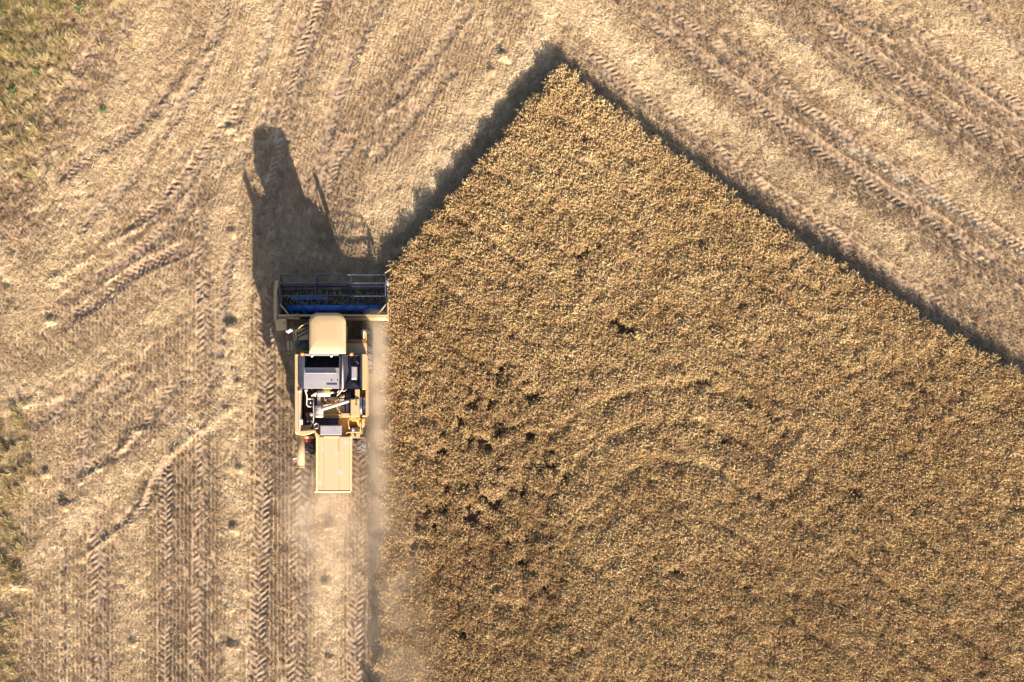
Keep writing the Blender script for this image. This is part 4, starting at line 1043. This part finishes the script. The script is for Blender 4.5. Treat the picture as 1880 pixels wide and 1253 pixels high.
# straw hood
def hoodpt(px, py):
    z = 2.42 + (1.9 - 2.42) * (py - 800) / 105; return P(px, py, z)
ho = MB(); f0, f1, r0, r1 = hoodpt(581.5, 801), hoodpt(645.5, 801), hoodpt(581.5, 903), hoodpt(645.5, 903)
ho.hexa([(r0.x + .05, r0.y + .12, .95), (r1.x - .05, r1.y + .12, .95), (f1.x - .05, f1.y, .95), (f0.x + .05, f0.y, .95), r0, r1, f1, f0])
ho = ho.build('straw_hood', YELB, hv, .04, seg=3)
def strip(name, x0, y0, x1, y1, h, m, bev=.008):
    mb = MB(); q = [hoodpt(x0, y1), hoodpt(x1, y1), hoodpt(x1, y0), hoodpt(x0, y0)]
    mb.hexa([p + Vector((0, 0, -.01)) for p in q] + [p + Vector((0, 0, h)) for p in q]); return mb.build(name, m, ho, bev)
strip('hood_edge', 580.2, 801, 583.6, 902, .035, YEL, .015); strip('hood_edge', 642.6, 801, 645.6, 902, .03, YEL, .012)
strip('hood_panel', 594.5, 803, 622.5, 900, .014, YELB); strip('hood_panel', 623.4, 803, 640, 900, .012, YELB); strip('hood_panel', 585, 803, 593.6, 900, .012, YELB)
strip('hood_strap', 595, 801.5, 623, 804.5, .03, YEL)
strip('hood_bracket', 621.3, 805, 622.6, 829, .035, OLV, .004)
mb = MB(); mb.hexa([hoodpt(577.6, 906) + Vector((0, 0, -.12)), hoodpt(644, 906) + Vector((0, 0, -.12)), hoodpt(644, 902) + Vector((0, 0, -.12)), hoodpt(577.6, 902) + Vector((0, 0, -.12)),
                    hoodpt(577.6, 905.3) + Vector((0, 0, -.02)), hoodpt(644, 905.3) + Vector((0, 0, -.02)), hoodpt(644, 902) + Vector((0, 0, .03)), hoodpt(577.6, 902) + Vector((0, 0, .03))]); mb.build('hood_lip', YEL, ho, .01)
mb = MB(); q = [hoodpt(577, 798), hoodpt(588, 798), hoodpt(588, 802), hoodpt(577, 804)]
mb.prism([tuple(hoodpt(*p).to_2d()) for p in ((577.5, 795), (580, 793.5), (588, 800.5), (580, 803))], 2.2, 2.47); mb.build('hood_corner', YEL, ho, .01)

# -- wheels
def wheel(cx, cy, r, w, nl, side):
    rim = MB(); rim.lathe_x(cx, cy, r, [(-w * .36, r * .56), (-w * .36, r * .6), (w * .36, r * .6), (w * .36, r * .56), (w * .18, r * .5), (w * .15, r * .2), (w * .2, 0)], 28)
    rim.lathe_x(cx, cy, r, [(-w * .36, r * .56), (-w * .1, r * .5), (-w * .1, 0)], 28)
    rim = rim.build('wheel', TYRE, hv)
    t = MB(); ro = r - .035
    t.lathe_x(cx, cy, r, [(-w * .36, r * .6), (-w * .47, r * .68), (-w * .5, r * .8), (-w * .48, ro * .93), (-w * .40, ro * .985), (-w * .2, ro), (w * .2, ro), (w * .40, ro * .985), (w * .48, ro * .93), (w * .5, r * .8), (w * .47, r * .68), (w * .36, r * .6)], 44)
    for k in range(nl):
        for sd in (-1, 1):
            th = 2 * math.pi * (k + (.5 if sd > 0 else 0)) / nl; vs = []
            for f, lag in ((.02, 0), (.26, .10), (.48, .22)):
                rr0 = ro - .03 - (.04 if f > .4 else 0); rr1 = r - (.03 if f > .4 else 0)
                dth = .05 / r
                for a_, q in ((-dth, rr0), (-dth, rr1), (dth, rr1), (dth, rr0)):
                    an = th + side * lag * .55 / r + a_
                    vs.append((cx + sd * f * w, cy + q * math.cos(an), r + q * math.sin(an)))
            fs = [(0, 1, 2, 3), (11, 10, 9, 8)]
            for s_ in (0, 4):
                for e in range(4): fs.append((s_ + e, s_ + (e + 1) % 4, s_ + 4 + (e + 1) % 4, s_ + 4 + e))
            t.add(vs, fs)
    t.build('tyre', TYRE, rim)
WX = (HX0 + HX1) / 2
wf = P(681, 645, .95)
for sd in (-1, 1): wheel(WX + sd * (wf.x - .17 - WX), wf.y, .93, .54, 20, 1)
wr = P(671, 808, .7)
for sd in (-1, 1): wheel(WX + sd * (wr.x - .14 - WX), wr.y, .62, .40, 16, 1)
mb = MB(); mb.tube([(WX - 1.2, wf.y, .93), (WX + 1.2, wf.y, .93)], .14, 10); mb.build('front_axle', DARKM, hv)
mb = MB(); mb.tube([(WX - 1.0, wr.y, .62), (WX + 1.0, wr.y, .62)], .09, 10); mb.build('rear_axle', DARKM, hv)

# -- feeder house and header
mb = MB(); a = P(577, 590, 1.2); b = P(630, 590, 1.2)
mb.hexa([(a.x, CY0 + .3, .95), (b.x, CY0 + .3, .95), (b.x, a.y, .3), (a.x, a.y, .3), (a.x, CY0 + .3, 1.7), (b.x, CY0 + .3, 1.7), (b.x, a.y, 1.0), (a.x, a.y, 1.0)]); mb.build('feeder_house', OLV, hv, .02)
HZ = 1.15
hx0, hx1 = P(511, 0, HZ).x, P(710.5, 0, HZ).x
yb = P(0, 579, HZ).y; ykn = P(0, 536, .15).y
hd = MB(); hd.box(hx0, yb - .06, .2, hx1, yb, HZ)                 # back wall
hd.hexa([(hx0, ykn, .1), (hx1, ykn, .1), (hx1, yb, .17), (hx0, yb, .17), (hx0, ykn, .13), (hx1, ykn, .13), (hx1, yb, .21), (hx0, yb, .21)][0:0] or
        [(hx0, yb, .16), (hx1, yb, .16), (hx1, ykn, .09), (hx0, ykn, .09), (hx0, yb, .2), (hx1, yb, .2), (hx1, ykn, .12), (hx0, ykn, .12)])
TROUGH = paint('dirty_header_floor', (.04, .032, .028), (.06, .045, .035), .95, dust=.35, dustcol=(.14, .095, .06), spec=.03)
header = hd.build('header_frame', TROUGH, hv, .008)
mb = MB(); mb.pbox(511, 577.6, 711, 581.3, .95, HZ + .03); mb.build('header_beam', YEL, header, .02)
mb = MB(); mb.pbox(511, 582.2, 550, 585.2, .8, 1.05); mb.build('header_ledge', YEL, header, .015)
mb = MB(); a = P(630, 583, 1.08); b = P(711.5, 588.5, .95); mb.hexa([(a.x, b.y, .8), (b.x, b.y, .8), (b.x, a.y, .8), (a.x, a.y, .8), (a.x, b.y, .95), (b.x, b.y, .95), (b.x, a.y, 1.08), (a.x, a.y, 1.08)]); mb.build('header_ledge', YEL, header, .015)
for u, v in (((513.5, 558), (529.5, 577.5)), ((708.5, 559), (694, 577.5))):
    mb = MB(); mb.tube([pt(u, 1.05), pt(v, 1.12)], .03, 6); mb.build('header_brace', YEL, header)
for px in (545, 677):
    mb = MB(); mb.pbox(px - 4, 576, px + 4, 580, 1.1, 1.22); mb.build('reel_pivot', OLV, header, .03)
# side panels with a sloping front
def side_panel(px0, px1, yf, yr, z1, zf):
    a = P(px0, yr, z1); b = P(px1, yr, z1); f = P(px0, yf, zf)
    mb = MB(); prof = [(a.y, .12), (a.y, z1), (f.y + (a.y - f.y) * .3, z1), (f.y, zf), (f.y + .1, .12)]
    n = len(prof)
    mb.add([(a.x, y, z) for y, z in prof] + [(b.x, y, z) for y, z in prof], [tuple(range(n)), tuple(range(n, 2 * n))[::-1]] + [(i, (i + 1) % n, n + (i + 1) % n, n + i) for i in range(n)])
    return mb
side_panel(502.3, 508.6, 515.5, 589, 1.12, .8).build('header_side_panel', YEL, hv, .015)
side_panel(508.7, 511.6, 536, 586, 1.0, .85).build('header_inner_plate', YEL, hv, .01)
side_panel(710.8, 713.2, 545, 588, 1.1, .7).build('header_side_panel', YEL, hv, .01)
mb = MB(); q = [(504.5, 586.5, 1.05), (525.5, 584, 1.12), (526.6, 604, .95), (506.5, 606.5, .9)]
t = [P(*p) for p in q]; mb.hexa([Vector((p.x, p.y, .45)) for p in t[::-1]] + t[::-1]); dc = mb.build('drive_cover', YEL, hv, .03)
mb = MB(); c = P(521.8, 594.3, 1.06); mb.lathe_z(c.x, c.y, 1.03, [(0, .03), (.025, .03), (.03, 0)], 8); mb.build('cover_bolt', BLACK, dc)
mb = MB(); mb.tube([P(705, 503, .95), P(718.5, 493.5, 1.0)], .018, 6); mb.build('crop_divider_rod', YEL, hv)
mb = MB(); c = P(709, 527, .8); mb.prism([(c.x - .03, c.y - .5), (c.x + .04, c.y - .5), (c.x + .02, c.y + .75), (c.x - .02, c.y + .75)], .15, .5); mb.build('crop_divider', DARKM, hv, .01)
# cut stalks lying in the header
mb = MB(); rd = random.Random(31)
for k in range(420):
    x = rd.uniform(hx0 + .1, hx1 - .1); y = rd.uniform(yb - .06, ykn - .0) if rd.random() < .5 else rd.uniform(ykn - .35, ykn + .05); t = rd.gauss(1.57, .7); L = rd.uniform(.12, .4)
    y = rd.uniform(yb + .05, ykn); c = Vector((x, y, rd.uniform(.2, .3))); e = Vector((math.cos(t), math.sin(t), rd.gauss(0, .15))) * L * .5
    ribbon(mb, c - e, c + e, rd.uniform(.005, .009), bend=.02)
o = mb.build('cut_stalks', M_HEAP, header); o['kind'] = 'stuff'
# cutter bar
cb = MB(); cb.box(hx0, ykn, .08, hx1, ykn + .08, .12); cb = cb.build('cutter_bar', TROUGH, hv)
mb = MB()
n = 58
for k in range(n):
    x = hx0 + (k + .5) * (hx1 - hx0) / n; mb.add([(x - .02, ykn + .08, .08), (x + .02, ykn + .08, .08), (x, ykn + .19, .1), (x, ykn + .08, .13)], [(0, 1, 2), (1, 3, 2), (3, 0, 2), (0, 3, 1)])
mb.build('knife_guards', DARKM, cb)['kind'] = 'stuff'
# auger with two-handed flighting
ax, ay, az = (hx0 + hx1) / 2, P(0, 566.5, .55).y, .50
L0, L1 = P(526, 0, .6).x, hx1 - .12
mb = MB(); mb.tube([(L0, ay, az), (L0 + .01, ay, az), (L1 - .01, ay, az), (L1, ay, az)], [.1, .15, .15, .1], 22); aug = mb.build('header_auger', BLUE, hv, smooth=True)
def flight(x0, x1, hand, name):
    mb = MB(); turns = abs(x1 - x0) / .52; n = int(turns * 28); vs = []; fs = []
    for k in range(n + 1):
        t = k / n; th = hand * 2 * math.pi * turns * t; x = x0 + (x1 - x0) * t
        for r_ in (.14, .27):
            vs.append((x, ay + r_ * math.cos(th), az + r_ * math.sin(th)))
    m0 = len(vs)
    for k in range(n + 1):
        x, y, z = vs[2 * k]; X, Y, Z = vs[2 * k + 1]; vs.append((x + .012, y, z)); vs.append((X + .012, Y, Z))
    for k in range(n):
        a, b = 2 * k, 2 * k + 2
        fs += [(a, a + 1, b + 1, b), (m0 + a, m0 + b, m0 + b + 1, m0 + a + 1), (a + 1, m0 + a + 1, m0 + b + 1, b + 1)]
    mb.add(vs, fs); mb.build(name, BLUE, aug)
flight(L0, ax - .35, 1, 'flighting'); flight(L1, ax + .35, 1, 'flighting')
mb = MB()
for k in range(9):
    x = ax - .34 + .085 * k; th = k * 2.1; mb.tube([(x, ay + .13 * math.cos(th), az + .13 * math.sin(th)), (x, ay + .3 * math.cos(th), az + .3 * math.sin(th))], .009, 5)
mb.build('auger_fingers', RUST, aug)['kind'] = 'stuff'
for px in (641, 666, 689):
    mb = MB(); c = P(px, 562, .7); mb.box(c.x - .04, c.y - .05, .2, c.x + .04, c.y + .06, .62); mb.build('auger_support', RUST, header, .01)
mb = MB(); mb.hexa([(L0 + .1, ay + .42, .135), (ax - .3, ay + .42, .135), (ax - .3, ay + .58, .13), (L0 + .1, ay + .58, .13), (L0 + .1, ay + .42, .2), (ax - .3, ay + .42, .2), (ax - .3, ay + .58, .16), (L0 + .1, ay + .58, .16)])
mb.build('trough_floor_strip', BLUE, header)
# reel
rc = P(0, 526, 1.0); ry, rz, rr = rc.y, .98, .47
rx0, rx1 = P(514.5, 0, 1.1).x, P(707.6, 0, 1.1).x
reel = MB(); reel.tube([(rx0, ry, rz), (rx1, ry, rz)], .05, 14); reel = reel.build('reel', REELD, hv, smooth=True)
angs = [R(152 + 72 * k + 17) for k in range(5)]
angs = [R(a_) for a_ in (169, 241, 313, 25, 97)]
for k, th in enumerate(angs):
    y, z = ry - rr * math.cos(th), rz + rr * math.sin(th)
    bt = MB(); bt.tube([(rx0 + .02, y, z), (rx1 - .02, y, z)], .022, 8)
    n = 34
    bt = bt.build('reel_bat', REELM, reel, smooth=True)
    mb = MB()
    for q in range(n):
        x = rx0 + .08 + q * (rx1 - rx0 - .16) / (n - 1); mb.tube([(x, y, z), (x + .01, y - .03, z - .12), (x + .01, y - .05, z - .24)], .0065, 4, caps=False)
    o = mb.build('tine_row', REELM, reel)
for px in (514.5, 580, 644, 707.6):
    x = P(px, 0, 1.1).x; mb = MB()
    for th in angs:
        mb.tube([(x, ry, rz), (x, ry - rr * math.cos(th), rz + rr * math.sin(th))], .02, 6)
    for t0, t1 in zip(angs, angs[1:] + angs[:1]):
        mb.tube([(x, ry - rr * math.cos(t0), rz + rr * math.sin(t0)), (x, ry - rr * math.cos(t1), rz + rr * math.sin(t1))], .016, 6)
    mb.build('reel_spider', REELM, reel)
for px, pr in ((512.3, 577), (710, 577)):
    mb = MB(); a = P(px, 525, 1.0); b = P(px, pr, 1.2); mb.tube([(a.x, ry - .02, rz), (b.x, b.y, 1.12)], .035, 8); mb.build('reel_arm', REELM, hv)
mb = MB(); c = P(711, 518, 1.1); mb.box(c.x - .03, c.y - .1, .85, c.x + .05, c.y + .04, 1.1); mb.build('reel_drive', GALV, hv, .02)

# ------------------------------------------------------------------ dust thrown up behind and beside the machine
def build_dust():
    x0, y1 = P(520, 580).to_2d(); x1, y0 = P(830, 1330).to_2d()
    mb = MB(); mb.box(x0, y0, .02, x1, y1, 2.6)
    k = NT('floating_field_dust'); t = k.t
    vol = k.n('ShaderNodeVolumePrincipled'); vol.inputs['Color'].default_value = (.97, .82, .66, 1); vol.inputs['Anisotropy'].default_value = .2
    co = k.obco()
    sx = k.n('ShaderNodeSeparateXYZ'); k.link(co, sx.inputs[0])
    tot = None
    for (px, py, rx, ry_, am) in ((694, 655, 15, 85, 2.6), (697, 820, 18, 130, 1.7), (560, 925, 34, 70, .5), (720, 1060, 45, 150, .5), (755, 1200, 50, 90, .3), (618, 935, 60, 60, .6), (612, 1040, 50, 110, .4)):
        c = P(px, py)
        ex = k.math('MULTIPLY', k.math('SUBTRACT', sx.outputs[0], c.x), 43.2 / rx); ey = k.math('MULTIPLY', k.math('SUBTRACT', sx.outputs[1], c.y), 43.2 / ry_)
        d2 = k.math('ADD', k.math('MULTIPLY', ex, ex), k.math('MULTIPLY', ey, ey))
        g = k.math('MULTIPLY', k.math('EXPONENT', k.math('MULTIPLY', d2, -1.0)), am)
        tot = g if tot is None else k.math('ADD', tot, g)
    zf = k.math('SUBTRACT', 1.0, k.math('MULTIPLY', sx.outputs[2], .39), clamp=True)
    nz = k.math('MULTIPLY_ADD', k.noise(.9, 3, .55, co, .6), 2.6, -.75, clamp=True)
    den = k.math('MULTIPLY', k.math('MULTIPLY', tot, zf), nz)
    den = k.math('MULTIPLY', k.math('SUBTRACT', den, .01, clamp=True), .75)
    k.link(den, vol.inputs['Density'])
    out = t.nodes['Material Output']
    t.nodes.remove(k.b); k.link(vol.outputs[0], out.inputs['Volume'])
    me = bpy.data.meshes.new('dust_cloud'); me.from_pydata(mb.v, [], mb.f); me.materials.append(k.m)
    o = bpy.data.objects.new('dust_cloud', me); COL.objects.link(o)
    tag(o, 'thin pinkish dust hanging behind the combine along the wheat edge', 'dust', kind='stuff')
build_dust()
